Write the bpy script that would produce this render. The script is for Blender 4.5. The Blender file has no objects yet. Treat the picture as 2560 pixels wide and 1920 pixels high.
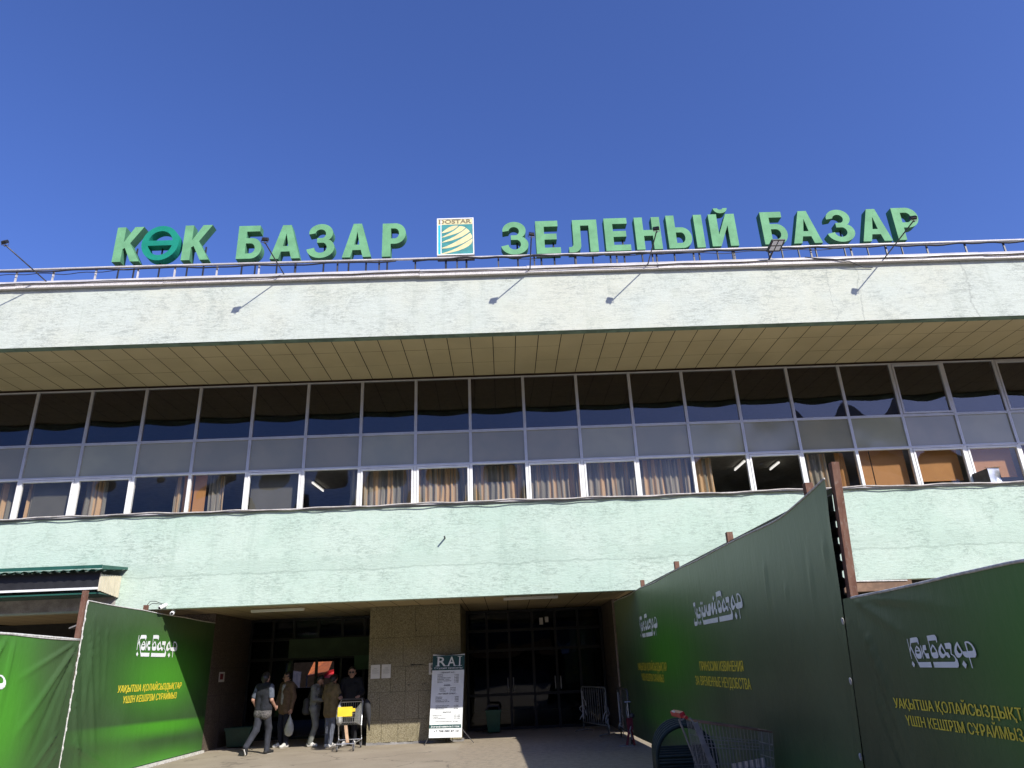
import bpy, math, random
import numpy as np
from mathutils import Vector, Matrix
random.seed(7)
R_ = math.radians
scene = bpy.context.scene
COL = scene.collection

# ------------------------------------------------------------------ camera
cam_d = bpy.data.cameras.new('camera'); cam_d.sensor_width = 36.0
cam_d.lens = 1775.0 / 2560.0 * 36.0; cam_d.clip_end = 2000.0; cam_d.clip_start = 0.05
cam = bpy.data.objects.new('camera', cam_d); COL.objects.link(cam)
cr, cu, cf = Vector((0.999195, -0.007022, -0.03949)), Vector((0.034138, -0.367951, 0.929218)), Vector((0.021055, 0.929819, 0.367415))
m4 = Matrix.Identity(4)
for i in range(3):
    m4[i][0], m4[i][1], m4[i][2] = cr[i], cu[i], -cf[i]
m4[0][3], m4[1][3], m4[2][3] = 0.0, -17.2578, 1.6781
cam.matrix_world = m4
scene.camera = cam

# ------------------------------------------------------------------ sky, sun, exposure
SUN = Vector((0.88, -1.10, 1.0)).normalized()
world = bpy.data.worlds.new('World'); scene.world = world; world.use_nodes = True
wn = world.node_tree; wn.nodes.clear()
sky = wn.nodes.new('ShaderNodeTexSky'); sky.sky_type = 'NISHITA'; sky.sun_disc = False
sky.sun_elevation = math.asin(SUN.z); sky.sun_rotation = math.atan2(SUN.x, SUN.y)
sky.altitude = 800; sky.air_density = 1.0; sky.dust_density = 2.5; sky.ozone_density = 6.0
bg = wn.nodes.new('ShaderNodeBackground'); bg.inputs['Strength'].default_value = 0.115
wo = wn.nodes.new('ShaderNodeOutputWorld')
tint = wn.nodes.new('ShaderNodeMix'); tint.data_type = 'RGBA'; tint.blend_type = 'MULTIPLY'; tint.inputs[0].default_value = 1.0
tint.inputs[7].default_value = (0.69, 0.735, 1.10, 1)          # clear high-altitude air: deeper blue
wn.links.new(sky.outputs[0], tint.inputs[6]); wn.links.new(tint.outputs[2], bg.inputs[0]); wn.links.new(bg.outputs[0], wo.inputs[0])
sun_d = bpy.data.lights.new('sun', 'SUN'); sun_d.energy = 3.9; sun_d.angle = R_(0.5); sun_d.color = (1.0, 0.955, 0.88)
sun = bpy.data.objects.new('sun', sun_d); COL.objects.link(sun)
sun.rotation_euler = SUN.to_track_quat('Z', 'Y').to_euler(); sun.location = (20, -20, 30)
vs = scene.view_settings
vs.view_transform = 'Standard'; vs.look = 'None'; vs.exposure = 0.75; vs.gamma = 1.0
try: scene.display_settings.display_device = 'sRGB'
except Exception: pass

# ------------------------------------------------------------------ object helpers
BASE = {}
def tag(o, label=None, cat=None, group=None, kind=None):
    if label: o['label'] = label
    if cat: o['category'] = cat
    if group: o['group'] = group
    if kind: o['kind'] = kind
    return o
def thing(name, label, cat, loc=(0, 0, 0), group=None, rotz=0.0):
    o = bpy.data.objects.new(name, None); COL.objects.link(o)
    o.empty_display_size = 0.2
    o.location = loc; o.rotation_euler = (0, 0, rotz)
    BASE[o] = Vector((0, 0, 0)) if rotz else Vector(loc)
    return tag(o, label, cat, group)
class MB:
    def __init__(s): s.v = []; s.f = []; s.m = []; s.uv = None
    def add(s, vs_, fs, mi=0):
        n = len(s.v); s.v += [tuple(p) for p in vs_]
        for f in fs: s.f.append(tuple(i + n for i in f)); s.m.append(mi)
        return s
    def box(s, x0, x1, y0, y1, z0, z1, mi=0):
        x0, x1 = min(x0, x1), max(x0, x1); y0, y1 = min(y0, y1), max(y0, y1); z0, z1 = min(z0, z1), max(z0, z1)
        return s.add([(x0,y0,z0),(x1,y0,z0),(x1,y1,z0),(x0,y1,z0),(x0,y0,z1),(x1,y0,z1),(x1,y1,z1),(x0,y1,z1)],
                     [(0,3,2,1),(4,5,6,7),(0,1,5,4),(1,2,6,5),(2,3,7,6),(3,0,4,7)], mi)
    def quad(s, a, b, c, d, mi=0): return s.add([a, b, c, d], [(0, 1, 2, 3)], mi)
    def obox(s, c, ax, ay, az, mi=0):
        c = Vector(c); ax = Vector(ax); ay = Vector(ay); az = Vector(az); p = []
        for k in (-1, 1):
            for i, j in ((-1, -1), (1, -1), (1, 1), (-1, 1)): p.append(c + ax * i + ay * j + az * k)
        return s.add(p, [(0,3,2,1),(4,5,6,7),(0,1,5,4),(1,2,6,5),(2,3,7,6),(3,0,4,7)], mi)
    def tube(s, pts, r, n=8, mi=0, cap=True, closed=False):
        pts = [Vector(p) for p in pts]; L = len(pts)
        rs = r if isinstance(r, (list, tuple)) else [r] * L
        up = None; base = len(s.v)
        for i, p in enumerate(pts):
            if closed: t = pts[(i + 1) % L] - pts[i - 1]
            else: t = pts[min(i + 1, L - 1)] - pts[max(i - 1, 0)]
            if t.length < 1e-9: t = Vector((0, 0, 1))
            t.normalize()
            if up is None:
                up = Vector((0, 0, 1)) if abs(t.z) < 0.9 else Vector((1, 0, 0))
            a = (up - t * up.dot(t))
            if a.length < 1e-6: a = t.orthogonal()
            a.normalize(); b = t.cross(a); up = a
            for k in range(n):
                w = 2 * math.pi * k / n
                s.v.append(tuple(p + (a * math.cos(w) + b * math.sin(w)) * rs[i]))
        seg = L if closed else L - 1
        for i in range(seg):
            j = (i + 1) % L
            for k in range(n):
                k2 = (k + 1) % n
                s.f.append((base + i*n + k, base + i*n + k2, base + j*n + k2, base + j*n + k)); s.m.append(mi)
        if cap and not closed:
            s.f.append(tuple(base + k for k in range(n))[::-1]); s.m.append(mi)
            s.f.append(tuple(base + (L-1)*n + k for k in range(n))); s.m.append(mi)
        return s
    def lathe(s, c, prof, n=16, mi=0, axis='z'):
        c = Vector(c); base = len(s.v)
        for r, h in prof:
            for k in range(n):
                w = 2 * math.pi * k / n; q = (r*math.cos(w), r*math.sin(w), h)
                if axis == 'y': q = (q[0], q[2], q[1])
                if axis == 'x': q = (q[2], q[0], q[1])
                s.v.append(tuple(c + Vector(q)))
        for i in range(len(prof) - 1):
            for k in range(n):
                k2 = (k + 1) % n
                s.f.append((base+i*n+k, base+i*n+k2, base+(i+1)*n+k2, base+(i+1)*n+k)); s.m.append(mi)
        s.f.append(tuple(base + k for k in range(n))[::-1]); s.m.append(mi)
        s.f.append(tuple(base + (len(prof)-1)*n + k for k in range(n))); s.m.append(mi)
        return s
    def xf(s, M): s.v = [tuple(M @ Vector(p)) for p in s.v]; return s
    def build(s, name, mats, parent=None, smooth=False, loc=None, bevel=0.0):
        if not isinstance(mats, (list, tuple)): mats = [mats]
        me = bpy.data.meshes.new(name)
        if parent is not None: b = BASE[parent]
        else:
            if loc is None:
                a = np.array(s.v); b = Vector(((a[:,0].min()+a[:,0].max())/2, (a[:,1].min()+a[:,1].max())/2, a[:,2].min()))
            else: b = Vector(loc)
        me.from_pydata([(p[0]-b.x, p[1]-b.y, p[2]-b.z) for p in s.v], [], s.f)
        for m in mats: me.materials.append(m)
        if len(mats) > 1: me.polygons.foreach_set('material_index', s.m)
        if smooth: me.polygons.foreach_set('use_smooth', [True] * len(s.f))
        if s.uv:
            ul = me.uv_layers.new(name='UVMap')
            for lp in me.loops: ul.data[lp.index].uv = s.uv[lp.vertex_index]
        me.update()
        o = bpy.data.objects.new(name, me); COL.objects.link(o)
        if parent is not None: o.parent = parent; BASE[o] = BASE[parent]
        else: o.location = b; BASE[o] = b
        if bevel:
            md = o.modifiers.new('bevel', 'BEVEL'); md.width = bevel; md.segments = 1; md.limit_method = 'ANGLE'
        return o
def curve_mesh(splines, extrude=0.0, body=None, offset=0.0):
    """outline splines (lists of 2D points, holes included) or a text -> verts, faces in the xy plane"""
    if body is None:
        cd = bpy.data.curves.new('outline', 'CURVE'); cd.dimensions = '2D'; cd.fill_mode = 'BOTH'; cd.extrude = extrude
        for pts in splines:
            sp = cd.splines.new('POLY'); sp.points.add(len(pts) - 1)
            for i, p in enumerate(pts): sp.points[i].co = (p[0], p[1], 0, 1)
            sp.use_cyclic_u = True
    else:
        cd = bpy.data.curves.new('outline', 'FONT'); cd.body = body; cd.offset = offset; cd.resolution_u = 3; cd.extrude = extrude
    o = bpy.data.objects.new('outline', cd); COL.objects.link(o)
    dg = bpy.context.evaluated_depsgraph_get(); ev = o.evaluated_get(dg); me = ev.to_mesh()
    V = [tuple(v.co) for v in me.vertices]; Fc = [tuple(p.vertices) for p in me.polygons]
    ev.to_mesh_clear(); bpy.data.objects.remove(o); bpy.data.curves.remove(cd)
    return V, Fc
def text_mesh(body, x0, x1, z0, z1, offset=0.0, shear=0.0, cap_h=None):
    """text fitted to a box; z0..z1 is baseline to capital height"""
    V, Fc = curve_mesh(None, 0, body, offset)
    a = np.array(V); mn, mx = a[:,0].min(), a[:,0].max()
    ch = 0.70 + offset
    out = []
    for x, y, _ in V:
        h = (y / ch); out.append((x0 + (x - mn) / (mx - mn) * (x1 - x0) + shear * h * (z1 - z0), z0 + h * (z1 - z0)))
    return out, Fc

# ------------------------------------------------------------------ material helpers
def new_mat(name):
    m = bpy.data.materials.new(name); m.use_nodes = True; nt = m.node_tree
    return m, nt, nt.nodes['Principled BSDF']
def N(nt, t, **kw):
    n = nt.nodes.new(t)
    for k, v in kw.items():
        if k.startswith('i_'):
            key = k[2:]; key = int(key) if key.isdigit() else key.replace('_', ' ')
            n.inputs[key].default_value = v
        else: setattr(n, k, v)
    return n
def math_n(nt, op, a, b=None, c=None, clamp=False):
    n = nt.nodes.new('ShaderNodeMath'); n.operation = op; n.use_clamp = clamp
    for i, x in enumerate((a, b, c)):
        if x is None: continue
        if isinstance(x, (int, float)): n.inputs[i].default_value = x
        else: nt.links.new(x, n.inputs[i])
    return n.outputs[0]
def mixc(nt, fac, a, b, blend='MIX'):
    n = nt.nodes.new('ShaderNodeMix'); n.data_type = 'RGBA'; n.blend_type = blend
    for sock, x in ((n.inputs[0], fac), (n.inputs[6], a), (n.inputs[7], b)):
        if isinstance(x, (int, float)): sock.default_value = x
        elif isinstance(x, (tuple, list)): sock.default_value = (*x[:3], 1)
        else: nt.links.new(x, sock)
    return n.outputs[2]
def ramp(nt, src, lo, hi):
    n = nt.nodes.new('ShaderNodeMapRange'); n.inputs[1].default_value = lo; n.inputs[2].default_value = hi
    n.interpolation_type = 'SMOOTHSTEP'; nt.links.new(src, n.inputs[0]); return n.outputs[0]
def noise(nt, vec, scale, detail=4, rough=0.55, stretch=None, dist=0.0):
    if stretch:
        mp = N(nt, 'ShaderNodeMapping'); mp.inputs['Scale'].default_value = stretch; nt.links.new(vec, mp.inputs['Vector']); vec = mp.outputs[0]
    n = N(nt, 'ShaderNodeTexNoise'); n.inputs['Scale'].default_value = scale; n.inputs['Detail'].default_value = detail
    n.inputs['Roughness'].default_value = rough; n.inputs['Distortion'].default_value = dist
    nt.links.new(vec, n.inputs['Vector']); return n.outputs[0]
def wpos(nt): return N(nt, 'ShaderNodeNewGeometry').outputs['Position']
def bump(nt, b, h, strength=0.3, dist=0.01):
    n = N(nt, 'ShaderNodeBump'); n.inputs['Strength'].default_value = strength; n.inputs['Distance'].default_value = dist
    nt.links.new(h, n.inputs['Height']); nt.links.new(n.outputs[0], b.inputs['Normal']); return n
def pmat(name, col, rough=0.6, var=0.18, scale=6.0, metal=0.0, bmp=0.0, bscale=40.0, bdist=0.004, spec=0.5, col2=None, fine=0.0):
    m, nt, b = new_mat(name); p = wpos(nt)
    c2 = col2 or tuple(min(1, c * (1 + var)) for c in col); c1 = tuple(c * (1 - var) for c in col) if not col2 else col
    f = ramp(nt, noise(nt, p, scale, 5), 0.35, 0.65); c = mixc(nt, f, c1, c2)
    if fine: c = mixc(nt, math_n(nt, 'MULTIPLY', ramp(nt, noise(nt, p, scale * 14, 3), 0.4, 0.7), fine), c, tuple(x * 0.5 for x in col))
    nt.links.new(c, b.inputs['Base Color']); b.inputs['Roughness'].default_value = rough; b.inputs['Metallic'].default_value = metal
    b.inputs['Specular IOR Level'].default_value = spec
    if bmp: bump(nt, b, noise(nt, p, bscale, 4), bmp, bdist)
    return m

def plaster(name, base, warm, stain, seam=None, cracks=()):
    m, nt, b = new_mat(name); p = wpos(nt)
    big = ramp(nt, noise(nt, p, 0.55, 4, 0.6), 0.38, 0.66)
    c = mixc(nt, big, base, warm)
    c = mixc(nt, math_n(nt, 'MULTIPLY', ramp(nt, noise(nt, p, 2.2, 6, 0.65), 0.5, 0.72), 0.35), c, stain)
    # trowel scratches, stretched along the wall
    scr = noise(nt, p, 9.0, 9, 0.72, (0.55, 0.55, 2.6), 0.6)
    clump = math_n(nt, 'ADD', math_n(nt, 'MULTIPLY', ramp(nt, noise(nt, p, 1.7, 5, .65), .36, .66), .8), .2)
    c = mixc(nt, math_n(nt, 'MULTIPLY', math_n(nt, 'MULTIPLY', ramp(nt, scr, 0.47, 0.62), clump), 0.74), c, tuple(x * 0.60 for x in base))
    fine = noise(nt, p, 34, 6, 0.75, (0.75, 0.75, 1.3))
    c = mixc(nt, math_n(nt, 'MULTIPLY', math_n(nt, 'MULTIPLY', ramp(nt, fine, 0.49, 0.64), clump), 0.72), c, tuple(x * 0.55 for x in base))
    # damp stains, patches of repair paint
    pt_ = noise(nt, p, .33, 3, .5, (1, 1, 1.6))
    c = mixc(nt, math_n(nt, 'MULTIPLY', ramp(nt, pt_, .56, .60), .30), c, warm)
    c = mixc(nt, math_n(nt, 'MULTIPLY', ramp(nt, noise(nt, p, .9, 7, .75), .60, .70), .38), c, tuple(x * .70 for x in stain))
    # vertical rain runs
    run = noise(nt, p, 1.6, 6, 0.7, (2.0, 2.0, 0.10))
    c = mixc(nt, math_n(nt, 'MULTIPLY', ramp(nt, run, 0.53, 0.70), 0.27), c, tuple(x * 0.74 for x in stain))
    sx = N(nt, 'ShaderNodeSeparateXYZ'); nt.links.new(p, sx.inputs[0])
    wob = noise(nt, p, 1.8, 6, 0.7)
    if seam:
        zz = math_n(nt, 'ADD', sx.outputs[2], math_n(nt, 'MULTIPLY', math_n(nt, 'SUBTRACT', wob, 0.5), 0.22))
        d = math_n(nt, 'ABSOLUTE', math_n(nt, 'SUBTRACT', zz, seam + 0.16))
        band = math_n(nt, 'SUBTRACT', 1.0, ramp(nt, d, 0.10, 0.17))
        brk = ramp(nt, noise(nt, p, 0.8, 3), 0.35, 0.6)
        c = mixc(nt, math_n(nt, 'MULTIPLY', math_n(nt, 'MULTIPLY', band, brk), 0.45), c, tuple(min(1, x * 0.86) for x in base))
        d2 = math_n(nt, 'ABSOLUTE', math_n(nt, 'SUBTRACT', zz, seam))
        ln = math_n(nt, 'SUBTRACT', 1.0, ramp(nt, d2, 0.006, 0.028))
        c = mixc(nt, math_n(nt, 'MULTIPLY', ln, 0.55), c, tuple(x * 0.62 for x in base))
    for x0, s in cracks:
        xx = math_n(nt, 'ADD', sx.outputs[0], math_n(nt, 'MULTIPLY', math_n(nt, 'SUBTRACT', wob, 0.5), 0.5))
        d = math_n(nt, 'ABSOLUTE', math_n(nt, 'SUBTRACT', xx, x0))
        c = mixc(nt, math_n(nt, 'MULTIPLY', math_n(nt, 'SUBTRACT', 1.0, ramp(nt, d, 0.004, s)), 0.5), c, tuple(x * 0.5 for x in base))
    nt.links.new(c, b.inputs['Base Color']); b.inputs['Roughness'].default_value = 0.9; b.inputs['Specular IOR Level'].default_value = 0.2
    h = math_n(nt, 'ADD', math_n(nt, 'MULTIPLY', scr, 0.8), math_n(nt, 'MULTIPLY', fine, 0.5))
    bump(nt, b, h, 0.5, 0.022)
    return m

def glass(name, tint, refl=1.0, wob=0.012, dirt=0.02):
    m = bpy.data.materials.new(name); m.use_nodes = True; nt = m.node_tree; nt.nodes.clear()
    out = N(nt, 'ShaderNodeOutputMaterial'); tr = N(nt, 'ShaderNodeBsdfTransparent'); tr.inputs[0].default_value = (*tint, 1)
    gl = N(nt, 'ShaderNodeBsdfGlossy'); gl.inputs['Roughness'].default_value = 0.015; gl.inputs['Color'].default_value = (.92, .95, 1, 1)
    fr = N(nt, 'ShaderNodeFresnel')          # a thin pane: the same from both sides
    bf = N(nt, 'ShaderNodeNewGeometry').outputs['Backfacing']
    nt.links.new(math_n(nt, 'ADD', math_n(nt, 'MULTIPLY', bf, 1/1.52 - 1.52), 1.52), fr.inputs['IOR'])
    p = wpos(nt); h = noise(nt, p, 0.85, 1, 0.4)
    bp = N(nt, 'ShaderNodeBump'); bp.inputs['Strength'].default_value = 1.0; bp.inputs['Distance'].default_value = wob
    nt.links.new(h, bp.inputs['Height']); nt.links.new(bp.outputs[0], gl.inputs['Normal'])
    df = N(nt, 'ShaderNodeBsdfDiffuse'); df.inputs[0].default_value = (.35, .34, .32, 1)
    mx = N(nt, 'ShaderNodeMixShader'); nt.links.new(math_n(nt, 'MULTIPLY', fr.outputs[0], refl, clamp=True), mx.inputs[0])
    nt.links.new(tr.outputs[0], mx.inputs[1]); nt.links.new(gl.outputs[0], mx.inputs[2])
    m2 = N(nt, 'ShaderNodeMixShader'); nt.links.new(math_n(nt, 'MULTIPLY', ramp(nt, noise(nt, p, 3, 6, .7), .45, .8), dirt), m2.inputs[0])
    nt.links.new(mx.outputs[0], m2.inputs[1]); nt.links.new(df.outputs[0], m2.inputs[2]); nt.links.new(m2.outputs[0], out.inputs[0])
    return m

def granite(name, dark, mid, light):
    m, nt, b = new_mat(name); p = wpos(nt)
    v = N(nt, 'ShaderNodeTexVoronoi'); v.inputs['Scale'].default_value = 70; nt.links.new(p, v.inputs['Vector'])
    sp = N(nt, 'ShaderNodeSeparateColor'); nt.links.new(v.outputs['Color'], sp.inputs[0])
    c = mixc(nt, ramp(nt, sp.outputs[0], 0.30, 0.42), dark, mid); c = mixc(nt, ramp(nt, sp.outputs[1], 0.60, 0.75), c, light)
    c = mixc(nt, math_n(nt, 'MULTIPLY', ramp(nt, noise(nt, p, 1.1, 5), 0.4, 0.7), 0.35), c, tuple(x * .7 for x in mid))
    nt.links.new(c, b.inputs['Base Color']); b.inputs['Roughness'].default_value = 0.6
    bump(nt, b, sp.outputs[0], 0.12, 0.004)
    return m

def ground_mat():
    m, nt, b = new_mat('worn_concrete'); p = wpos(nt)
    c = mixc(nt, ramp(nt, noise(nt, p, 0.7, 6, .6), .35, .68), (.29, .245, .18), (.345, .295, .22))
    c = mixc(nt, math_n(nt, 'MULTIPLY', ramp(nt, noise(nt, p, 22, 6, .7), .5, .72), .4), c, (.15, .13, .11))
    c = mixc(nt, math_n(nt, 'MULTIPLY', ramp(nt, noise(nt, p, 1.6, 6, .7, (.35, 1, 1)), .56, .7), .45), c, (.40, .35, .27))
    vc = N(nt, 'ShaderNodeTexVoronoi'); vc.feature = 'DISTANCE_TO_EDGE'; vc.inputs['Scale'].default_value = .32
    wv = N(nt, 'ShaderNodeVectorMath'); wv.operation = 'ADD'; nz = N(nt, 'ShaderNodeTexNoise'); nz.inputs['Scale'].default_value = 1.6; nz.inputs['Detail'].default_value = 5
    nt.links.new(p, nz.inputs['Vector']); nt.links.new(p, wv.inputs[0]); nt.links.new(nz.outputs['Color'], wv.inputs[1]); nt.links.new(wv.outputs[0], vc.inputs['Vector'])
    c = mixc(nt, math_n(nt, 'MULTIPLY', math_n(nt, 'SUBTRACT', 1.0, ramp(nt, vc.outputs['Distance'], .002, .010)), .55), c, (.11, .09, .07))
    c = mixc(nt, math_n(nt, 'MULTIPLY', ramp(nt, noise(nt, p, 4.5, 3, .6), .66, .72), .5), c, (.16, .13, .10))
    nt.links.new(c, b.inputs['Base Color']); b.inputs['Roughness'].default_value = .92; b.inputs['Specular IOR Level'].default_value = .2
    bump(nt, b, noise(nt, p, 35, 6, .7), .35, .012); return m
def patch_mat():
    m, nt, b = new_mat('patched_asphalt'); p = wpos(nt)
    n1 = noise(nt, p, 7, 7, .75)
    c = mixc(nt, ramp(nt, n1, .42, .62), (.33, .275, .20), (.25, .21, .155))
    c = mixc(nt, ramp(nt, noise(nt, p, 55, 4, .7), .55, .7), c, (.44, .40, .33))
    nt.links.new(c, b.inputs['Base Color']); b.inputs['Roughness'].default_value = .95; b.inputs['Specular IOR Level'].default_value = .2
    bump(nt, b, noise(nt, p, 28, 6, .8), .7, .02); return m

def banner_mat(name, glows, base=(.030, .055, .026), top=None, wave=None):
    """printed vinyl: colours follow the banner's own UV (metres along, metres up)"""
    m, nt, b = new_mat(name)
    uv = N(nt, 'ShaderNodeUVMap').outputs[0]; p = wpos(nt)
    sx = N(nt, 'ShaderNodeSeparateXYZ'); nt.links.new(uv, sx.inputs[0])
    c = mixc(nt, ramp(nt, noise(nt, uv, .7, 3), .35, .7), base, tuple(x * 1.35 for x in base))
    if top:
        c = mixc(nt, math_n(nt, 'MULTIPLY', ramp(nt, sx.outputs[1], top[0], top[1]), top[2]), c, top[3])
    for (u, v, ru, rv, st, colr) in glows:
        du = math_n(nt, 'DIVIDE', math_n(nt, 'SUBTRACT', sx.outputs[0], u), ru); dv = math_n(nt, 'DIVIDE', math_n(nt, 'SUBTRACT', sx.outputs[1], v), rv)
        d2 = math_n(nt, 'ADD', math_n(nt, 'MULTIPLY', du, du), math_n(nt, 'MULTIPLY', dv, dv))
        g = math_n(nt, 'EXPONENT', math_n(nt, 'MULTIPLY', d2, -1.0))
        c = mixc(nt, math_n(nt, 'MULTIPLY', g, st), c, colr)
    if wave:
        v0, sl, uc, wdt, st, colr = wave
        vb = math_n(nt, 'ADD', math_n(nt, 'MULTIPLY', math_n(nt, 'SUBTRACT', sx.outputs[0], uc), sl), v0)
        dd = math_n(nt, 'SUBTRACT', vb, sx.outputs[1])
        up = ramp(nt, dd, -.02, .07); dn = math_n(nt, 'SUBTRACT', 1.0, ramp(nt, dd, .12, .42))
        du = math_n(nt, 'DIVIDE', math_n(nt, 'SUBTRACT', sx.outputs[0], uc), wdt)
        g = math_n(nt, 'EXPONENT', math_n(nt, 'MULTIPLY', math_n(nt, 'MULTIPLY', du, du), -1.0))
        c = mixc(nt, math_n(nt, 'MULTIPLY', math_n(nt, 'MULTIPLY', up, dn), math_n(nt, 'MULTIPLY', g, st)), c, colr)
    nt.links.new(c, b.inputs['Base Color']); b.inputs['Roughness'].default_value = .42; b.inputs['Specular IOR Level'].default_value = .35
    cz = math_n(nt, 'ADD', noise(nt, p, 3.2, 4, .6, (1, 1, .5)), math_n(nt, 'MULTIPLY', noise(nt, p, 9, 4, .6, (1, 1, .14), .8), .35))
    bump(nt, b, cz, .34, .03)
    return m

def rust_mat():
    m, nt, b = new_mat('rusty_steel'); p = wpos(nt)
    c = mixc(nt, ramp(nt, noise(nt, p, 9, 7, .7, (1, 1, .35)), .35, .65), (.105, .042, .024), (.165, .085, .055))
    c = mixc(nt, math_n(nt, 'MULTIPLY', ramp(nt, noise(nt, p, 50, 5, .7, (1, 1, .3)), .52, .68), .5), c, (.24, .19, .155))
    nt.links.new(c, b.inputs['Base Color']); b.inputs['Roughness'].default_value = .85
    bump(nt, b, noise(nt, p, 60, 4), .2, .003); return m
def curtain_mat():
    m, nt, b = new_mat('striped_curtain_cloth'); p = wpos(nt)
    sx = N(nt, 'ShaderNodeSeparateXYZ'); nt.links.new(p, sx.inputs[0])
    st = noise(nt, p, 6.5, 2, .5, (1, .02, .02))
    c = mixc(nt, ramp(nt, st, .50, .54), (.18, .17, .14), (.47, .31, .17))
    c = mixc(nt, ramp(nt, noise(nt, p, 15, 1, .3, (1, .02, .02)), .56, .62), c, (.32, .28, .22))
    nt.links.new(c, b.inputs['Base Color']); b.inputs['Roughness'].default_value = .9; return m
def emit_mat(name, col, st):
    m, nt, b = new_mat(name); b.inputs['Base Color'].default_value = (*col, 1)
    b.inputs['Emission Color'].default_value = (*col, 1); b.inputs['Emission Strength'].default_value = st
    return m

M = {}
M['plaster_up'] = plaster('cream_mint_roughcast', (.515, .555, .485), (.54, .555, .46), (.44, .495, .41), None, ((11.1, .03), (8.5, .02), (7.85, .012)))
M['plaster_low'] = plaster('mint_roughcast', (.435, .550, .455), (.485, .58, .49), (.36, .50, .395), 3.80, ((7.87, .016),))
M['green_under'] = pmat('weathered_green_paint', (.11, .16, .12), .8, .25, 4)
M['soffit'] = pmat('cream_soffit_panel', (.45, .36, .205), .38, .06, .8)
M['dark_gap'] = pmat('dark_gap', (.012, .011, .010), .9, .1)
M['alu'] = pmat('grey_aluminium', (.50, .50, .52), .45, .06, 3, .25)
M['white_alu'] = pmat('white_aluminium', (.70, .69, .68), .5, .05, 3)
M['coping'] = pmat('pale_sheet_metal', (.56, .53, .50), .5, .12, 2.0, .1, fine=.35)
M['coping_low'] = pmat('stained_white_metal', (.66, .62, .58), .6, .1, 3.0, 0, fine=.7)
M['spandrel'] = None
M['concrete'] = pmat('grey_concrete', (.20, .19, .18), .9, .25, 3, 0, .4, 20, fine=.4)
M['granite'] = granite('speckled_granite', (.125, .105, .06), (.20, .170, .098), (.285, .25, .16))
M['granite_brown'] = granite('brown_granite', (.04, .029, .022), (.088, .068, .052), (.16, .13, .10))
M['interior'] = pmat('dim_wall_paint', (.12, .075, .055), .9, .1)
M['room'] = pmat('room_wall_paint', (.46, .43, .37), .9, .08)
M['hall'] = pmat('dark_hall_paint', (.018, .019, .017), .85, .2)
M['ground'] = ground_mat(); M['patch'] = patch_mat()
M['glass_top'] = glass('tinted_window_glass', (.42, .34, .30), 1.35, .003, .05)
M['glass_low'] = glass('clear_window_glass', (.80, .79, .77), 1.0, .004, .02)
M['glass_door'] = glass('dark_door_glass', (.35, .37, .35), .6, .010, .02)
m, nt, b = new_mat('grey_spandrel_glass'); p = wpos(nt)
nt.links.new(mixc(nt, ramp(nt, noise(nt, p, .9, 3), .35, .65), (.25, .245, .18), (.30, .285, .20)), b.inputs['Base Color'])
b.inputs['Roughness'].default_value = .10; b.inputs['Specular IOR Level'].default_value = .55
oi = N(nt, 'ShaderNodeObjectInfo'); hs = N(nt, 'ShaderNodeHueSaturation'); nt.links.new(b.inputs['Base Color'].links[0].from_socket, hs.inputs['Color'])
nt.links.new(math_n(nt, 'ADD', math_n(nt, 'MULTIPLY', oi.outputs['Random'], .28), .84), hs.inputs['Value']); nt.links.new(math_n(nt, 'ADD', math_n(nt, 'MULTIPLY', oi.outputs['Random'], .03), .485), hs.inputs['Hue']); nt.links.new(hs.outputs[0], b.inputs['Base Color'])
bump(nt, b, noise(nt, p, .9, 1), .35, .01); M['spandrel'] = m
M['curtain'] = curtain_mat()
M['blind_orange'] = pmat('orange_roller_blind', (.42, .20, .065), .8, .06, 2)
M['blind_grey'] = pmat('grey_roller_blind', (.10, .098, .085), .8, .05, 2)
M['tube_on'] = emit_mat('lit_fluorescent_tube', (1, .98, .94), .75)
M['rust'] = rust_mat()
M['letter'] = pmat('green_sign_paint', (.152, .350, .178), .7, .10, 3.0, 0, spec=.12, fine=.12)
M['letter_teal'] = pmat('teal_sign_paint', (.012, .22, .15), .7, .08, 3.0, spec=.12)
M['letter_side'] = pmat('green_sign_side_shade', (.075, .20, .115), .75, .12, 3.0, 0, spec=.1)  # same green paint as the faces, with the sides' shade put into the colour
M['black_metal'] = pmat('black_metal', (.018, .018, .019), .5, .2)
M['dark_steel'] = pmat('dark_steel', (.07, .068, .068), .5, .2, 8, .4)
M['galv'] = pmat('galvanised_steel', (.46, .47, .48), .35, .12, 9, .75)
M['chrome'] = pmat('zinc_wire', (.50, .50, .50), .3, .08, 9, .8)
M['dull_wire'] = pmat('dull_wire', (.22,.22,.215), .45, .1, 9, .3)
M['barrier_grey'] = pmat('dull_grey_tube', (.13,.13,.12), .6, .15, 9)
M['lintel'] = pmat('old_pale_concrete', (.40,.375,.34), .9, .25, 4, 0, .4, 15, fine=.6)
M['cable_dark'] = pmat('black_cable_sheath', (.02, .02, .022), .6, .1)
M['cable_pale'] = pmat('pale_cable_sheath', (.42, .39, .36), .7, .2)
M['white'] = pmat('white_plastic', (.72, .72, .70), .45, .04)
M['paper'] = pmat('white_paper', (.62, .60, .56), .9, .05)
M['ink'] = pmat('dark_ink', (.03, .03, .03), .8, .05)
M['print_white'] = pmat('white_print', (.74, .76, .74), .45, .03)
M['print_yellow'] = pmat('yellow_print', (.72, .58, .045), .45, .04)
M['roof_green'] = pmat('dark_green_sheet', (.018, .085, .062), .4, .12, 4)
M['siding'] = pmat('cream_siding', (.58, .52, .38), .6, .06)
M['wood'] = pmat('brown_timber', (.19, .115, .07), .85, .25, 5)
M['red'] = pmat('red_plastic', (.36, .012, .016), .4, .12)
M['redwhite'] = pmat('red_paint', (.15, .008, .016), .5, .2)
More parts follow.
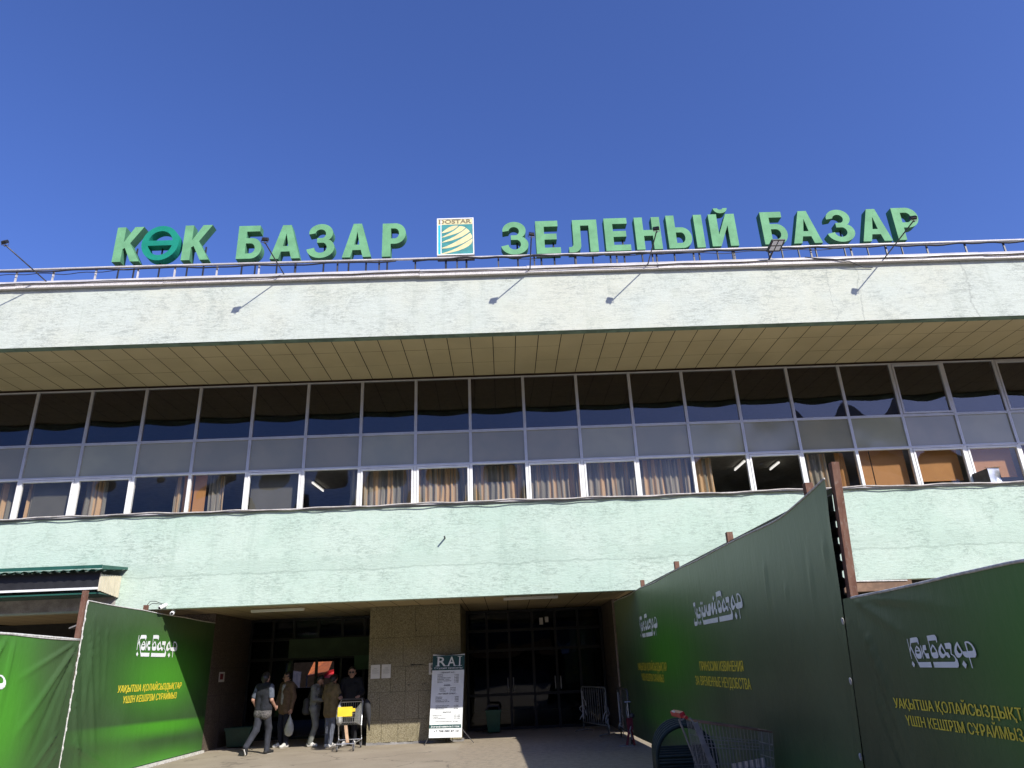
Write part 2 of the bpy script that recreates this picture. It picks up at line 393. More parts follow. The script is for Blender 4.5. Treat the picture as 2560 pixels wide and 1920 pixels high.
M['rack_green'] = pmat('dark_green_tube', (.006, .018, .016), .5, .2, 8, spec=.3)
M['bin_green'] = pmat('green_plastic', (.006, .075, .034), .45, .1)
M['yellow'] = pmat('yellow_plastic', (.72, .50, .02), .5, .05)
M['tape'] = pmat('torn_white_tape', (.36,.35,.33), .7, .15)
M['hem'] = pmat('pale_rope_hem', (.50, .49, .45), .8, .2, 20)
M['dostar_teal'] = pmat('teal_print', (.035, .23, .22), .6, .15, 6)
M['dostar_cream'] = pmat('cream_print', (.68, .58, .30), .6, .08, 5)
M['dostar_cyan'] = pmat('cyan_print', (.02, .43, .75), .5, .05)
M['dostar_brown'] = pmat('brown_print', (.20, .17, .09), .6, .1)
M['sign_green'] = pmat('deep_green_print', (.008, .058, .052), .5, .05)

# ------------------------------------------------------------------ ground
g = MB().add([(-120,-140,0),(120,-140,0),(120,120,0),(-120,120,0)], [(0,1,2,3)])
tag(g.build('ground', M['ground'], loc=(0,0,0)), kind='structure')
pts = [(-1.12, 1.93)] + [(-1.12 + .03*math.sin(k*1.7), 1.93 - k*.6) for k in range(1, 30)] + [(2.3, -15.5), (2.6, -9), (2.55, 1.2), (2.4, 2.4)]
g = MB().add([(x, y, .004) for x, y in pts], [tuple(range(len(pts)))[::-1]])
o = g.build('pavement', M['patch'], loc=(0,0,0)); tag(o, kind='structure')
o.data.flip_normals() if o.data.polygons[0].normal.z < 0 else None

# ------------------------------------------------------------------ the market building
BX0, BX1 = -26.0, 26.0
bld = thing('market_building', 'market hall with pale green roughcast bands and a long glazed storey under the eave', 'building', (0, 0, 0))
YF = -2.72; ZF = 8.69
fa = MB()
nx = 104
for k in range(nx):
    x0 = BX0 + (BX1-BX0)*k/nx; x1 = BX0 + (BX1-BX0)*(k+1)/nx
    fa.quad((x0,YF,ZF),(x1,YF,ZF),(x1,YF,10.19),(x0,YF,10.19))
    fa.quad((x0,YF,10.19),(x1,YF,10.19),(x1,-2.4,10.19),(x0,-2.4,10.19))
fa.build('upper_wall', M['plaster_up'], bld)
ub = MB()                                           # weathered strip under the lower edge, slightly uneven
rr = random.Random(3)
prev = 0
for k in range(nx):
    x0 = BX0 + (BX1-BX0)*k/nx; x1 = BX0 + (BX1-BX0)*(k+1)/nx; nxt = rr.uniform(-.012, .012)
    ub.quad((x0,-2.47,ZF+.02),(x1,-2.47,ZF+.02),(x1,YF+.002,ZF-.008+nxt),(x0,YF+.002,ZF-.008+prev))
    ub.quad((x0,-2.47,ZF+.02),(x0,-2.47,ZF+.2),(x1,-2.47,ZF+.2),(x1,-2.47,ZF+.02)); prev = nxt
ub.build('drip_strip', M['green_under'], bld)
# soffit panels with open joints
sf = MB(); bk = MB()
XR = lambda j: 3.652 + .5307*j
XFR = XR
YR, ZR, Y1, Z1 = -.03, 8.765, -2.465, 8.745
rows = [0.0, .36, .71, 1.0]
for j in range(-52, 40):
    for r in range(3):
        t0, t1 = rows[r] + .0015, rows[r+1] - .0015
        def P(jj, t, e): return (XR(jj)*(1-t) + XFR(jj)*t + e, YR*(1-t) + Y1*t, ZR*(1-t) + Z1*t)
        dz = rr.uniform(-.002, .002)
        q = [P(j, t0, .009), P(j+1, t0, -.009), P(j+1, t1, -.009), P(j, t1, .009)]
        q = [(a, b_, c+dz) for a, b_, c in q]
        sf.quad(*q)
sf.build('soffit', M['soffit'], bld)
bk.quad((BX0,0.0,ZR+.03),(BX1,0.0,ZR+.03),(BX1,-2.46,Z1+.03),(BX0,-2.46,Z1+.03)).build('soffit_backing', M['dark_gap'], bld)
# roof slab and coping
MB().box(BX0, BX1, -2.39, 14, 9.9, 10.17).build('roof', M['concrete'], bld)
cp = MB(); cl = MB(); x = BX0
while x < BX1:
    w = rr.uniform(2.3, 3.4); e = .004; dz = rr.uniform(-.012, .012); dy = rr.uniform(-.012, .012)
    x1 = min(x + w, BX1)
    cl.box(x, x1-e, YF-.10+dy, YF-.02, 10.165+dz, 10.245+dz)
    cp.add([(x,YF-.125+dy,10.247+dz),(x1-e,YF-.125+dy,10.247+dz),(x1-e,YF-.125+dy,10.275+dz),(x,YF-.125+dy,10.275+dz),
            (x,YF+.04,10.42+dz),(x1-e,YF+.04,10.42+dz),(x,-2.4,10.38),(x1-e,-2.4,10.38),(x,YF-.02,10.247+dz),(x1-e,YF-.02,10.247+dz)],
           [(0,1,2,3),(3,2,5,4),(4,5,7,6),(8,9,1,0)])
    x = x1
cp.build('coping_flashing', M['coping'], bld); cl.build('coping_lip', M['coping_low'], bld)
# lower band
ZB, YB = 3.11, -1.0
lw = MB()
for k in range(nx):
    x0 = BX0 + (BX1-BX0)*k/nx; x1 = BX0 + (BX1-BX0)*(k+1)/nx
    lw.quad((x0,YB,ZB),(x1,YB,ZB),(x1,YB,5.17),(x0,YB,5.17)); lw.quad((x0,-.72,ZB+.004),(x1,-.72,ZB+.004),(x1,YB,ZB),(x0,YB,ZB))
    lw.quad((x0,YB,5.17),(x1,YB,5.17),(x1,.2,5.24),(x0,.2,5.24)); lw.quad((x0,-.72,ZB),(x0,-.72,3.25),(x1,-.72,3.25),(x1,-.72,ZB))
lw.build('lower_wall', M['plaster_low'], bld)
MB().box(BX0, BX1, YB-.05, YB+.10, 5.178, 5.204).build('window_sill', M['coping'], bld)
# windows: each opening is a frame with its pane
ZL = [5.27, 6.394, 7.245, 8.713]
X0, DX = -11.839, 1.39
sash = {(0,k) for k in (0,1,4,6,7,9,10,13,16,17)} | {(2,16),(2,18)}
for row in range(3):
    za, zb = ZL[row], ZL[row+1]
    for c in range(-3, 20):
        xa, xb = X0 + DX*c, X0 + DX*(c+1); w = .035; g = .0015
        fr = MB(); d0, d1 = -.035, .06
        fr.box(xa+g, xa+w, d0, d1, za+g, zb-g); fr.box(xb-w, xb-g, d0, d1, za+g, zb-g)
        fr.box(xa+w, xb-w, d0+.004, d1, za+g, za+w-.004); fr.box(xa+w, xb-w, d0+.004, d1, zb-w+.004, zb-g)
        if (row, c) in sash:
            i = w + .010; t = .044
            fr.box(xa+i, xa+i+t, d0-.012, d1-.02, za+i, zb-i); fr.box(xb-i-t, xb-i, d0-.012, d1-.02, za+i, zb-i)
            fr.box(xa+i+t, xb-i-t, d0-.009, d1-.02, za+i, za+i+t); fr.box(xa+i+t, xb-i-t, d0-.009, d1-.02, zb-i-t, zb-i)
        o = fr.build('window', M['white_alu'] if row == 0 else M['alu'], bld)
        pn = MB(); gx, gz = 14, 14; hb = rr.uniform(.006, .012); tl = rr.uniform(-.0015, .0015); sk = rr.uniform(-.25, .25)
        gv = []
        for jz in range(gz+1):
            for ix in range(gx+1):
                u, v = ix/gx, jz/gz
                gv.append((xa+w+(xb-xa-2*w)*u, .004 + hb*math.sin(math.pi*min(1,max(0,u+sk*u*(1-u))))*math.sin(math.pi*v) + tl*(v-.5)*2, za+w-.01+(zb-za-2*w+.02)*v))
        pn.add(gv, [(jz*(gx+1)+ix, jz*(gx+1)+ix+1, (jz+1)*(gx+1)+ix+1, (jz+1)*(gx+1)+ix) for jz in range(gz) for ix in range(gx)])
        pn.build('pane', [M['glass_low'], M['spandrel'], M['glass_top']][row], o, True)
# rooms behind the glazing
rm = MB()
rm.quad((BX0,.3,5.30),(BX1,.3,5.30),(BX1,7,5.30),(BX0,7,5.30)); rm.quad((BX0,7,5.3),(BX1,7,5.3),(BX1,7,6.9),(BX0,7,6.9))
rm.quad((BX0,.02,6.86),(BX0,7,6.86),(BX1,7,6.86),(BX1,.02,6.86))
rm.build('office_room', M['room'], bld)
r2 = MB()
r2.quad((BX0,.02,6.90),(BX1,.02,6.90),(BX1,7,6.90),(BX0,7,6.90)); r2.quad((BX0,6.9,6.9),(BX1,6.9,6.9),(BX1,6.9,8.9),(BX0,6.9,8.9))
r2.quad((BX0,.02,8.80),(BX0,7,8.80),(BX1,7,8.80),(BX1,.02,8.80))
r2.build('attic_room', M['interior'], bld)
MB().box(BX0, BX1, 13.8, 14, 0, 10.3).quad((BX0,-.0,3.26),(BX1,0,3.26),(BX1,14,3.26),(BX0,14,3.26))
# entrance: ceiling panels, piers
ce = MB()
for j in range(-18, 15):
    xa = -3.291 + .563*j
    for ya, yb in ((-.715, 2.4), (2.41, 5.6)):
        ce.quad((xa+.008,ya,3.205),(xa+.008,yb,3.205),(xa+.555,yb,3.205),(xa+.555,ya,3.205))
ce.build('entrance_ceiling', M['soffit'], bld)
MB().quad((BX0,-.71,3.24),(BX0,14,3.24),(BX1,14,3.24),(BX1,-.71,3.24)).build('ceiling_backing', M['dark_gap'], bld)
def slabs(mb, x0, x1, y, zs, xs_rows, gap=.006, t=.03):
    for (za, zb), xs in zip(zip(zs[:-1], zs[1:]), xs_rows):
        ed = [x0] + list(xs) + [x1]
        for a, b_ in zip(ed[:-1], ed[1:]):
            j = rr.uniform(0, .004)
            mb.box(a+gap/2, b_-gap/2, y-t+j, y, za+gap/2, zb-gap/2)
pier = MB(); pier.box(-3.43, -1.18, 1.955, 4.6, .04, 3.2, 1)
slabs(pier, -3.46, -1.15, 1.955, [.05, .545, 1.17, 1.745, 2.44, 3.2], [(-3.1,-2.70,-2.23,-1.87), (-3.16,-2.54,-2.20,-1.72), (-2.9,-2.53,-1.9), (-3.38,-2.6,-1.89), (-2.9,-2.3,-1.7)])
for xx in (-3.46, -1.15):
    for za, zb in zip([.05,.545,1.17,1.745,2.44],[.545,1.17,1.745,2.44,3.2]):
        for ya, yb in ((1.96,2.8),(2.81,3.7),(3.71,4.58)):
            pier.box(xx-.0 if xx < -2 else xx-.03, xx+.03 if xx < -2 else xx, ya, yb, za+.003, zb-.003)
po = pier.build('granite_pier', [M['granite'], M['dark_gap']], bld)
for (x, z, l, t) in ((-2.24,1.775,.42,.03),(-2.08,1.322,.12,.02),(-2.45,1.318,.04,.02),(-2.27,2.59,.03,.03)):
    MB().add([(x-l/2,1.9215,z-t*.2),(x-l/4,1.9215,z-t*.45),(x+l/4,1.9215,z-t*.3),(x+l/2,1.9215,z),(x+l/3,1.9215,z+t*.5),(x,1.9215,z+t*.2),(x-l/3,1.9215,z+t*.5)], [tuple(range(7))]).build('missing_chip', M['dark_gap'], po)
jb = MB(); x = -3.46                                # broken mortar along the foot of the pier
while x < -1.2:
    w = rr.uniform(.08, .2); jb.add([(x,1.90,.0),(x+w,1.90,.0),(x+w,1.915,rr.uniform(.02,.07)),(x,1.915,rr.uniform(.02,.07)),(x,2.0,.07),(x+w,2.0,.07)], [(0,1,2,3),(3,2,5,4)]); x += w
jb.build('mortar_foot', M['concrete'], bld)
p2 = MB(); p2.box(-9.2, -7.44, 1.98, 4.9, .0, 3.2, 1)
for za, zb in zip([.0,.62,1.25,1.9,2.55],[.62,1.25,1.9,2.55,3.2]):
    for ya, yb in ((1.95,2.9),(2.91,3.9),(3.91,4.9)): p2.box(-7.45, -7.42, ya, yb, za+.003, zb-.003)
    for xa, xb in ((-9.2,-8.4),(-8.39,-7.455)): p2.box(xa, xb, 1.95, 1.985, za+.003, zb-.003)
p2.build('granite_pier', [M['granite_brown'], M['dark_gap']], bld)
p3 = MB(); p3.box(2.88, 4.2, 2.46, 4.9, 0, 3.2, 1)
for za, zb in zip([.0,.62,1.25,1.9,2.55],[.62,1.25,1.9,2.55,3.2]):
    for ya, yb in ((2.43,3.3),(3.31,4.2),(4.21,4.9)): p3.box(2.85, 2.885, ya, yb, za+.003, zb-.003)
    p3.box(2.89, 4.2, 2.43, 2.465, za+.003, zb-.003)
p3.build('granite_pier', [M['granite_brown'], M['dark_gap']], bld)
# ground-floor walls to both sides and the hall behind
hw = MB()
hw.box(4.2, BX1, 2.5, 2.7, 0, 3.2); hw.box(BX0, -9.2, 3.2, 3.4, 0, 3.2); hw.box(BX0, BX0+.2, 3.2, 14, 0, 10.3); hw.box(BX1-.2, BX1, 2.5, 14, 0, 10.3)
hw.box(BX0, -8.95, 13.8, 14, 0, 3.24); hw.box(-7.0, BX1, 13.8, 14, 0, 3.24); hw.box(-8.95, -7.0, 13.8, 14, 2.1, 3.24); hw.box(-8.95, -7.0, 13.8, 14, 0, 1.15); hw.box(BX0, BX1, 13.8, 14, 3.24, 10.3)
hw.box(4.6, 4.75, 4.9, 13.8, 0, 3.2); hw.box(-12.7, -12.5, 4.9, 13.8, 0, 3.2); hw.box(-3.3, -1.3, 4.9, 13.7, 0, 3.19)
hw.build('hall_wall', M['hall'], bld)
# glazed entrance screens
def screen(x0, x1, posts, transom, y, name):
    fr = MB()
    for px_ in posts: fr.box(px_-.035, px_+.035, y-.04, y+.04, 0, 3.19)
    for zt in transom:
        for a, b_ in zip(posts[:-1], posts[1:]): fr.box(a+.036, b_-.036, y-.038, y+.038, zt-.035, zt+.035)
    o = fr.build(name, M['dark_frame'], bld)
    return o
M['dark_frame'] = pmat('dark_bronze_frame', (.012, .012, .011), .45, .1, 5, .3)
po1 = [-7.38,-6.75,-6.15,-5.45,-4.75,-4.1,-3.50]
s1 = screen(-7.4,-3.5, po1, [.04, 2.08, 2.62, 3.15], 4.7, 'entrance_screen')
for a, b_ in zip(po1[:-1], po1[1:]):
    for za, zb in ((.08,2.04),(2.12,2.58),(2.66,3.11)):
        if za < .1 and a > -6.2 and b_ < -4.7: continue          # doors standing open
        MB().quad((a+.036,4.7,za),(b_-.036,4.7,za),(b_-.036,4.7,zb),(a+.036,4.7,zb)).build('pane', M['glass_door'], s1)
po2 = [-1.11,-.55,.10,.78,1.45,2.12,2.80]
s2 = screen(-1.1,2.8, po2, [.04, .9, 2.08, 2.62, 3.15], 4.7, 'entrance_screen')
for a, b_ in zip(po2[:-1], po2[1:]):
    for za, zb in ((.08,.86),(.94,2.04),(2.12,2.58),(2.66,3.11)):
        MB().quad((a+.036,4.7,za),(b_-.036,4.7,za),(b_-.036,4.7,zb),(a+.036,4.7,zb)).build('pane', M['glass_door'], s2)
bm = MB().box(-6.2, -3.5, 4.42, 4.62, 2.10, 2.60)
bm.build('door_header', pmat('dull_green_board', (.035, .06, .028), .7, .2, 2), bld)
MB().box(-4.32, -3.52, 4.40, 4.417, 1.72, 2.10).build('door_sign', pmat('dark_green_board', (.03, .085, .035), .6, .1), bld)

# ------------------------------------------------------------------ things behind the windows
def curtain(xa, xb, label, grp='striped curtains behind the lower window row', y=.30, mat=None, amp=.03, top=6.40):
    n = max(8, int((xb-xa)/.02)); mb = MB(); ph = rr.uniform(0, 6); vv = []
    for zi, z in enumerate((5.31, 5.85, top)):
        for k in range(n+1):
            t = k/n; x = xa + (xb-xa)*t
            y_ = y + amp*math.sin(ph + x*46 + .6*math.sin(x*9)) + .012*math.sin(x*17+zi)
            vv.append((x + .012*math.sin(zi*2+x*5), y_, z))
    fs = [(r*(n+1)+k, r*(n+1)+k+1, (r+1)*(n+1)+k+1, (r+1)*(n+1)+k) for r in range(2) for k in range(n)]
    o = mb.add(vv, fs).build('curtain', mat or M['curtain'], smooth=True); tag(o, label, 'curtain', grp); return o
CX = lambda c, t=0.0: X0 + DX*(c+t)
order = ['first','second','third','fourth','fifth','sixth']
curtain(CX(-1,.0), CX(0,-.06), 'striped brown curtain cut by the left edge of the photo, in the lower window row')
curtain(CX(0,.05), CX(0,.17), 'narrow brown curtain slip beside the plain grey blind near the left edge')
curtain(CX(1,.05), CX(1,.45), 'tan curtain on the left half of the third lower window from the left')
curtain(CX(2,.66), CX(2,.80), 'narrow tan curtain hanging beside the left orange panel in the lower window row')
curtain(CX(3,.27), CX(3,.55), 'bunched tan and grey curtain right of the left orange panel in the lower window row')
curtain(CX(5,.80), CX(5,.97), 'dark grey curtain edge at the right of the window with the slanted lit tube')
for k, c in enumerate(range(6, 12)):
    curtain(CX(c,.04), CX(c,.96), order[k] + ' from the left of the six fully drawn striped curtains above the entrance')
curtain(CX(12,.05), CX(12,.40), 'dark striped curtain pulled to the left just right of the six drawn curtains')
curtain(CX(14,.04), CX(14,.52), 'dark striped curtain behind the top of the tall rusty corner post')
curtain(CX(14,.68), CX(14,.86), 'light tan curtain strip just right of the tall rusty corner post', amp=.012, mat=M['blind_orange'])
def blind(xa, xb, za, zb, mat, label, grp, y=.22):
    mb = MB().box(xa, xb, y, y+.006, za, zb)
    o = thing('window_blind', label, 'window blind', ((xa+xb)/2, y, za), grp)
    mb.build('cloth', mat, o); MB().tube([(xa, y, za), (xb, y, za)], .012, 6).build('bottom_bar', mat, o); return o
gb = 'flat panels and blinds behind the lower window row'
blind(CX(2,.84), CX(3,.0), 5.32, 6.42, M['blind_orange'], 'orange flat panel filling the right end of the fourth lower window from the left', gb)
blind(CX(3,.03), CX(3,.24), 5.32, 6.42, M['blind_orange'], 'orange flat panel at the left end of the fifth lower window from the left', gb)
blind(CX(0,.18), CX(0,.97), 5.32, 6.42, M['blind_grey'], 'plain grey blind in the second lower window from the left edge', gb)
blind(CX(4,.04), CX(4,.96), 5.32, 6.42, M['blind_grey'], 'plain grey blind left of the window with the slanted lit tube', gb)
blind(CX(15,.03), CX(15,.30), 5.32, 6.42, M['blind_orange'], 'narrow orange panel in the window right of the tall rusty post', gb)
blind(CX(15,.32), CX(15,.94), 5.32, 6.42, M['blind_orange'], 'wide orange panel in the window right of the tall rusty post', gb)
blind(CX(16,.04), CX(16,.93), 5.56, 6.44, M['blind_orange'], 'half lowered orange blind left of the metal duct box', gb)
blind(CX(17,.06), CX(17,.93), 5.60, 6.44, M['blind_orange'], 'half lowered orange blind behind the metal duct box', gb)
blind(CX(18,.10), CX(18,.95), 5.75, 6.44, M['wood'], 'dark brown blind at the right edge of the photo', gb)
def tube_lamp(a, b_, label):
    o = thing('ceiling_tube', label, 'ceiling light', a, 'lit tube lamps seen through the lower windows')
    a = Vector(a); b_ = Vector(b_); MB().tube([a, b_], .024, 8).build('lit_tube', M['tube_on'], o)
    MB().obox((a+b_)/2 + Vector((0,0,.05)), (b_-a)/2*1.03, (b_-a).normalized().cross(Vector((0,0,1)))*.035, (0,0,.012)).build('batten', M['white'], o)
tube_lamp((-5.42,2.86,6.78), (-5.36,3.92,6.78), 'slanted lit tube lamp in the lower window left of the drawn curtains')
tube_lamp((6.95,2.23,6.78), (6.96,3.21,6.78), 'bright lit tube lamp in the dark window right of the drawn curtains')
tube_lamp((8.03,2.51,6.78), (8.05,3.30,6.78), 'fainter tube lamp in the dark window left of the tall rusty post')
tube_lamp((4.2,.75,6.40), (4.26,1.0,6.55), 'small curved lamp seen through the fifth of the drawn curtains') if False else None

# ------------------------------------------------------------------ roof sign
YL, DEP = -2.47, .23
def arc(cx, cy, rx, ry, a0, a1, n=12):
    return [(cx + rx*math.cos(R_(a0 + (a1-a0)*k/n)), cy + ry*math.sin(R_(a0 + (a1-a0)*k/n))) for k in range(n+1)]
def glyph(ch, W, H):
    s, b_ = .205, .165
    if ch == 'К': return [[(0,0),(0,H),(s,H),(s,.56*H),(.66*W,H),(W,H),(.57*W,.53*H),(W,0),(.68*W,0),(.40*W,.40*H),(s,.30*H*1.0 if False else .36*H),(s,0)]]
    if ch == 'Ө':
        ro, ri, hb = H/2, H/2-.145, .07
        cx, cy = W/2, H/2; rx = W/2; rix = rx-.15
        a = math.degrees(math.asin(hb/ri))
        return [arc(cx,cy,rx,ro,0,352,40), arc(cx,cy,rix,ri,a,180-a,16), arc(cx,cy,rix,ri,180+a,360-a,16)]
    if ch == 'Б': return [[(0,0),(0,H),(.88*W,H),(.88*W,H-b_),(s,H-b_),(s,.62*H)] + [(.58*W,.62*H)] + arc(.58*W,.31*H,.42*W,.31*H,80,-80,14) + [(.58*W,0)],
                          [(s,.46*H),(s,.155*H),(.52*W,.155*H)] + arc(.54*W,.308*H,.19*W,.152*H,-80,80,8) + [(.52*W,.46*H)]]
    if ch == 'А': return [[(0,0),(.355*W,H),(.645*W,H),(W,0),(.715*W,0),(.645*W,.21*H),(.355*W,.21*H),(.285*W,0)], [(.41*W,.37*H),(.59*W,.37*H),(.5*W,.76*H)]]
    if ch == 'Р': return [[(0,0),(0,H),(.55*W,H)] + arc(.55*W,.69*H,.45*W,.31*H,85,-85,14) + [(.55*W,.38*H),(s,.38*H),(s,0)],
                          [(s,.54*H),(.52*W,.54*H)] + arc(.53*W,.692*H,.18*W,.152*H,-80,80,8) + [(.52*W,.845*H),(s,.845*H)]]
    if ch == 'Е': return [[(0,0),(0,H),(.93*W,H),(.93*W,H-b_),(s,H-b_),(s,.60*H),(.86*W,.60*H),(.86*W,.60*H-b_),(s,.60*H-b_),(s,b_),(W,b_),(W,0)]]
    if ch == 'Л': return [[(0,0),(.17*W,0)] + arc(.17*W,.22*H,.25*W,.22*H,-85,0,8) + [(.43*W,H-b_),(W-s,H-b_),(W-s,0),(W,0),(W,H),(.165*W,H),(.16*W,.27*H)] + arc(.06*W,.27*H,.10*W,.11*H,0,-80,5) + [(0,.165*H)]]
    if ch == 'Н': return [[(0,0),(0,H),(s,H),(s,.60*H),(W-s,.60*H),(W-s,H),(W,H),(W,0),(W-s,0),(W-s,.60*H-b_),(s,.60*H-b_),(s,0)]]
    if ch == 'Ы':
        w = .66*W
        return [[(0,0),(0,H),(s,H),(s,.63*H),(.58*w,.63*H)] + arc(.58*w,.315*H,.42*w,.315*H,80,-80,14) + [(.58*w,0)],
                [(s,.475*H),(s,.155*H),(.54*w,.155*H)] + arc(.55*w,.315*H,.17*w,.16*H,-80,80,8) + [(.54*w,.475*H)],
                [(W-s,0),(W-s,H),(W,H),(W,0)]]
    if ch == 'Й':
        br = arc(W/2,1.19*H,.27*W,.16*H,180,360,10) + arc(W/2,1.19*H,.10*W,.045*H,360,180,8)
        return [[(0,0),(0,H),(s,H),(s,.36*H),(W-s-.01,H),(W,H),(W,0),(W-s,0),(W-s,.64*H),(s+.01,0)], br]
    if ch == 'З':
        o = [(.03*W,.70*H)] + arc(.47*W,.725*H,.45*W,.275*H,172,-42,20)[0:] + [(.76*W,.525*H)] + arc(.48*W,.295*H,.52*W,.295*H,48,-172,22)
        i = arc(.48*W,.305*H,.235*W,.155*H,-178,62,14) + [(.34*W,.445*H),(.34*W,.585*H)] + arc(.46*W,.705*H,.20*W,.135*H,-62,170,14)
        return [o + i]
# union of text on the roof: glyph, x0, x1, z0, z1, label
LET = [('К',-9.12,-8.48,11.01,11.98,'green raised letter К, first letter of the roof sign at its left end'),
       ('Ө',-8.48,-7.59,11.02,11.99,'round teal letter Ө with a bar, between two green letters К'),
       ('К',-7.48,-6.82,11.00,11.98,'green raised letter К just right of the round teal letter'),
       ('Б',-6.17,-5.58,10.99,11.92,'green raised letter Б that begins the left word БАЗАР'),
       ('А',-5.36,-4.64,10.96,11.91,'green raised letter А behind a thin lamp pole in the left word БАЗАР'),
       ('З',-4.47,-3.82,10.95,11.91,'green raised letter З in the left word БАЗАР, clear of any lamp'),
       ('А',-3.63,-2.93,10.94,11.89,'green raised letter А just left of the last Р of the left word'),
       ('Р',-2.67,-2.10,10.93,11.87,'green raised letter Р just left of the square emblem box'),
       ('З',0.24,0.88,10.88,11.81,'green raised letter З just right of the square emblem box'),
       ('Е',1.07,1.66,10.88,11.81,'green raised letter Е, second letter of the word ЗЕЛЕНЫЙ'),
       ('Л',1.86,2.58,10.89,11.81,'green raised letter Л, third letter of the word ЗЕЛЕНЫЙ'),
       ('Е',2.76,3.37,10.90,11.83,'green raised letter Е, fourth letter of ЗЕЛЕНЫЙ just left of Н'),
       ('Н',3.51,4.14,10.91,11.83,'green raised letter Н with a lamp pole crossing it'),
       ('Ы',4.30,5.19,10.92,11.86,'green two piece letter Ы in the word ЗЕЛЕНЫЙ'),
       ('Й',5.36,6.01,10.94,11.86,'green raised letter Й with a curved mark on top'),
       ('Б',6.65,7.25,10.95,11.88,'green raised letter Б just above the square floodlight, in the right word БАЗАР'),
       ('А',7.36,8.07,10.95,11.88,'green raised letter А, second letter of the right word БАЗАР'),
       ('З',8.26,8.92,10.96,11.89,'green raised letter З in the middle of the right word БАЗАР'),
       ('А',9.07,9.80,10.95,11.88,'green raised letter А just left of the last letter of the whole sign'),
       ('Р',9.95,10.58,10.96,11.89,'green raised letter Р at the right end of the roof sign, with a lamp in front')]
ZRAIL = 10.76
for ch, x0, x1, z0, z1, lab in LET:
    th = thing('sign_letter', lab, 'sign letter', ((x0+x1)/2, YL, z0), 'green letters standing on the roof edge')
    V, Fc = curve_mesh(glyph(ch, x1-x0, z1-z0), DEP/2)
    fr, sd = MB(), MB()
    P3 = [(x0+vx, YL+DEP/2-vz, z0+vy) for vx, vy, vz in V]
    a = np.array(V)
    for f in Fc:
        front = all(abs(a[i][2] - DEP/2) < 1e-5 for i in f)
        (fr if front else sd).add([P3[i] for i in f], [tuple(range(len(f)))])
    mt = M['letter_teal'] if ch == 'Ө' else M['letter']
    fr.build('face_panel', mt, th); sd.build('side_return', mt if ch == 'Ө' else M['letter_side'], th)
    if ch == 'Ө': sx_ = [(x0+x1)/2]
    elif ch in 'КБРЕ': sx_ = [x0+.11, x0+.11 if ch == 'Р' else x1-.16]
    elif ch == 'З': sx_ = [(x0+x1)/2+.05]
    else: sx_ = [x0+.14, x1-.14]
    for q in sorted(set(sx_)):
        sp = MB().tube([(q, YL+.16, ZRAIL-.4), (q, YL+.16, z0+.45)], .022, 6)
        sp.tube([(q, YL+.16, z0+.10), (q, YL+.05, z0+.10)], .012, 5)
        sp.build('support_post', M['black_metal'], th)
# emblem box
eb = thing('emblem_box', 'square white framed emblem box with cream stripes on teal, reading DOSTAR', 'sign', (-.89, YL, 10.89))
ex0, ex1, ez0, ez1 = -1.339, -.44, 10.91, 11.965
MB().box(ex0, ex1, YL+.002, YL+.22, ez0-.035, ez1).build('case', pmat('grey_brown_case', (.10,.085,.075), .6), eb)
f = MB(); t = .028
f.box(ex0,ex1,YL-.012,YL,ez0,ez0+t); f.box(ex0,ex1,YL-.012,YL,ez1-t,ez1); f.box(ex0,ex0+t,YL-.0118,YL,ez0+t,ez1-t); f.box(ex1-t,ex1,YL-.0118,YL,ez0+t,ez1-t)
f.build('white_frame', M['white'], eb)
EX = lambda u: ex0 + (u-125)/(1345-125)*(ex1-ex0)
EZ = lambda v: ez1 - (v-195)/(1425-195)*(ez1-ez0)
MB().quad((ex0+t,YL-.002,ez0+t),(ex1-t,YL-.002,ez0+t),(ex1-t,YL-.002,ez1-t),(ex0+t,YL-.002,ez1-t)).build('cream_board', M['dostar_cream'], eb)
MB().quad((EX(275),YL-.005,EZ(1395)),(EX(1305),YL-.005,EZ(1395)),(EX(1305),YL-.005,EZ(410)),(EX(275),YL-.005,EZ(410))).build('teal_field', M['dostar_teal'], eb)
MB().quad((EX(165),YL-.005,EZ(1400)),(EX(240),YL-.005,EZ(1400)),(EX(240),YL-.005,EZ(425)),(EX(165),YL-.005,EZ(425))).build('cyan_stripe', M['dostar_cyan'], eb)
MB().box(EX(243),EX(273),YL-.008,YL-.003,EZ(1400),EZ(240)).build('white_bar', M['white'], eb)
stripes = [[(280,690),(285,665),(400,580),(520,500),(640,460),(740,447),(835,455),(770,520),(660,590),(520,645),(380,680)],
 [(285,838),(285,825),(420,755),(560,690),(700,610),(800,530),(860,478),(930,470),(1020,495),(1075,525),(960,625),(840,690),(700,735),(500,790),(360,828)],
 [(285,1008),(285,995),(420,930),(560,880),(720,800),(860,715),(980,640),(1095,545),(1150,590),(1215,660),(1100,740),(940,830),(780,890),(600,945),(420,985)],
 [(285,1200),(285,1180),(440,1125),(600,1060),(780,970),(960,870),(1100,790),(1225,705),(1260,760),(1288,820),(1285,870),(1160,950),(1000,1035),(800,1115),(600,1170),(420,1200)],
 [(275,1390),(275,1365),(440,1315),(600,1265),(780,1190),(960,1095),(1120,1000),(1295,895),(1290,990),(1250,1070),(1150,1150),(1000,1225),(820,1285),(600,1335),(420,1370)]]
em = MB()
for s_ in stripes:
    V, Fc = curve_mesh([[(EX(u), EZ(v)) for u, v in s_]]); em.add([(x, YL-.008, z) for x, z, _ in V], Fc)
em.build('cream_stripe', M['dostar_cream'], eb)
T, Fc = text_mesh('DOSTAR', EX(185), EX(1270), EZ(372), EZ(240), .03)
MB().add([(x, YL-.006, z) for x, z in T], Fc).build('lettering', M['dostar_brown'], eb)
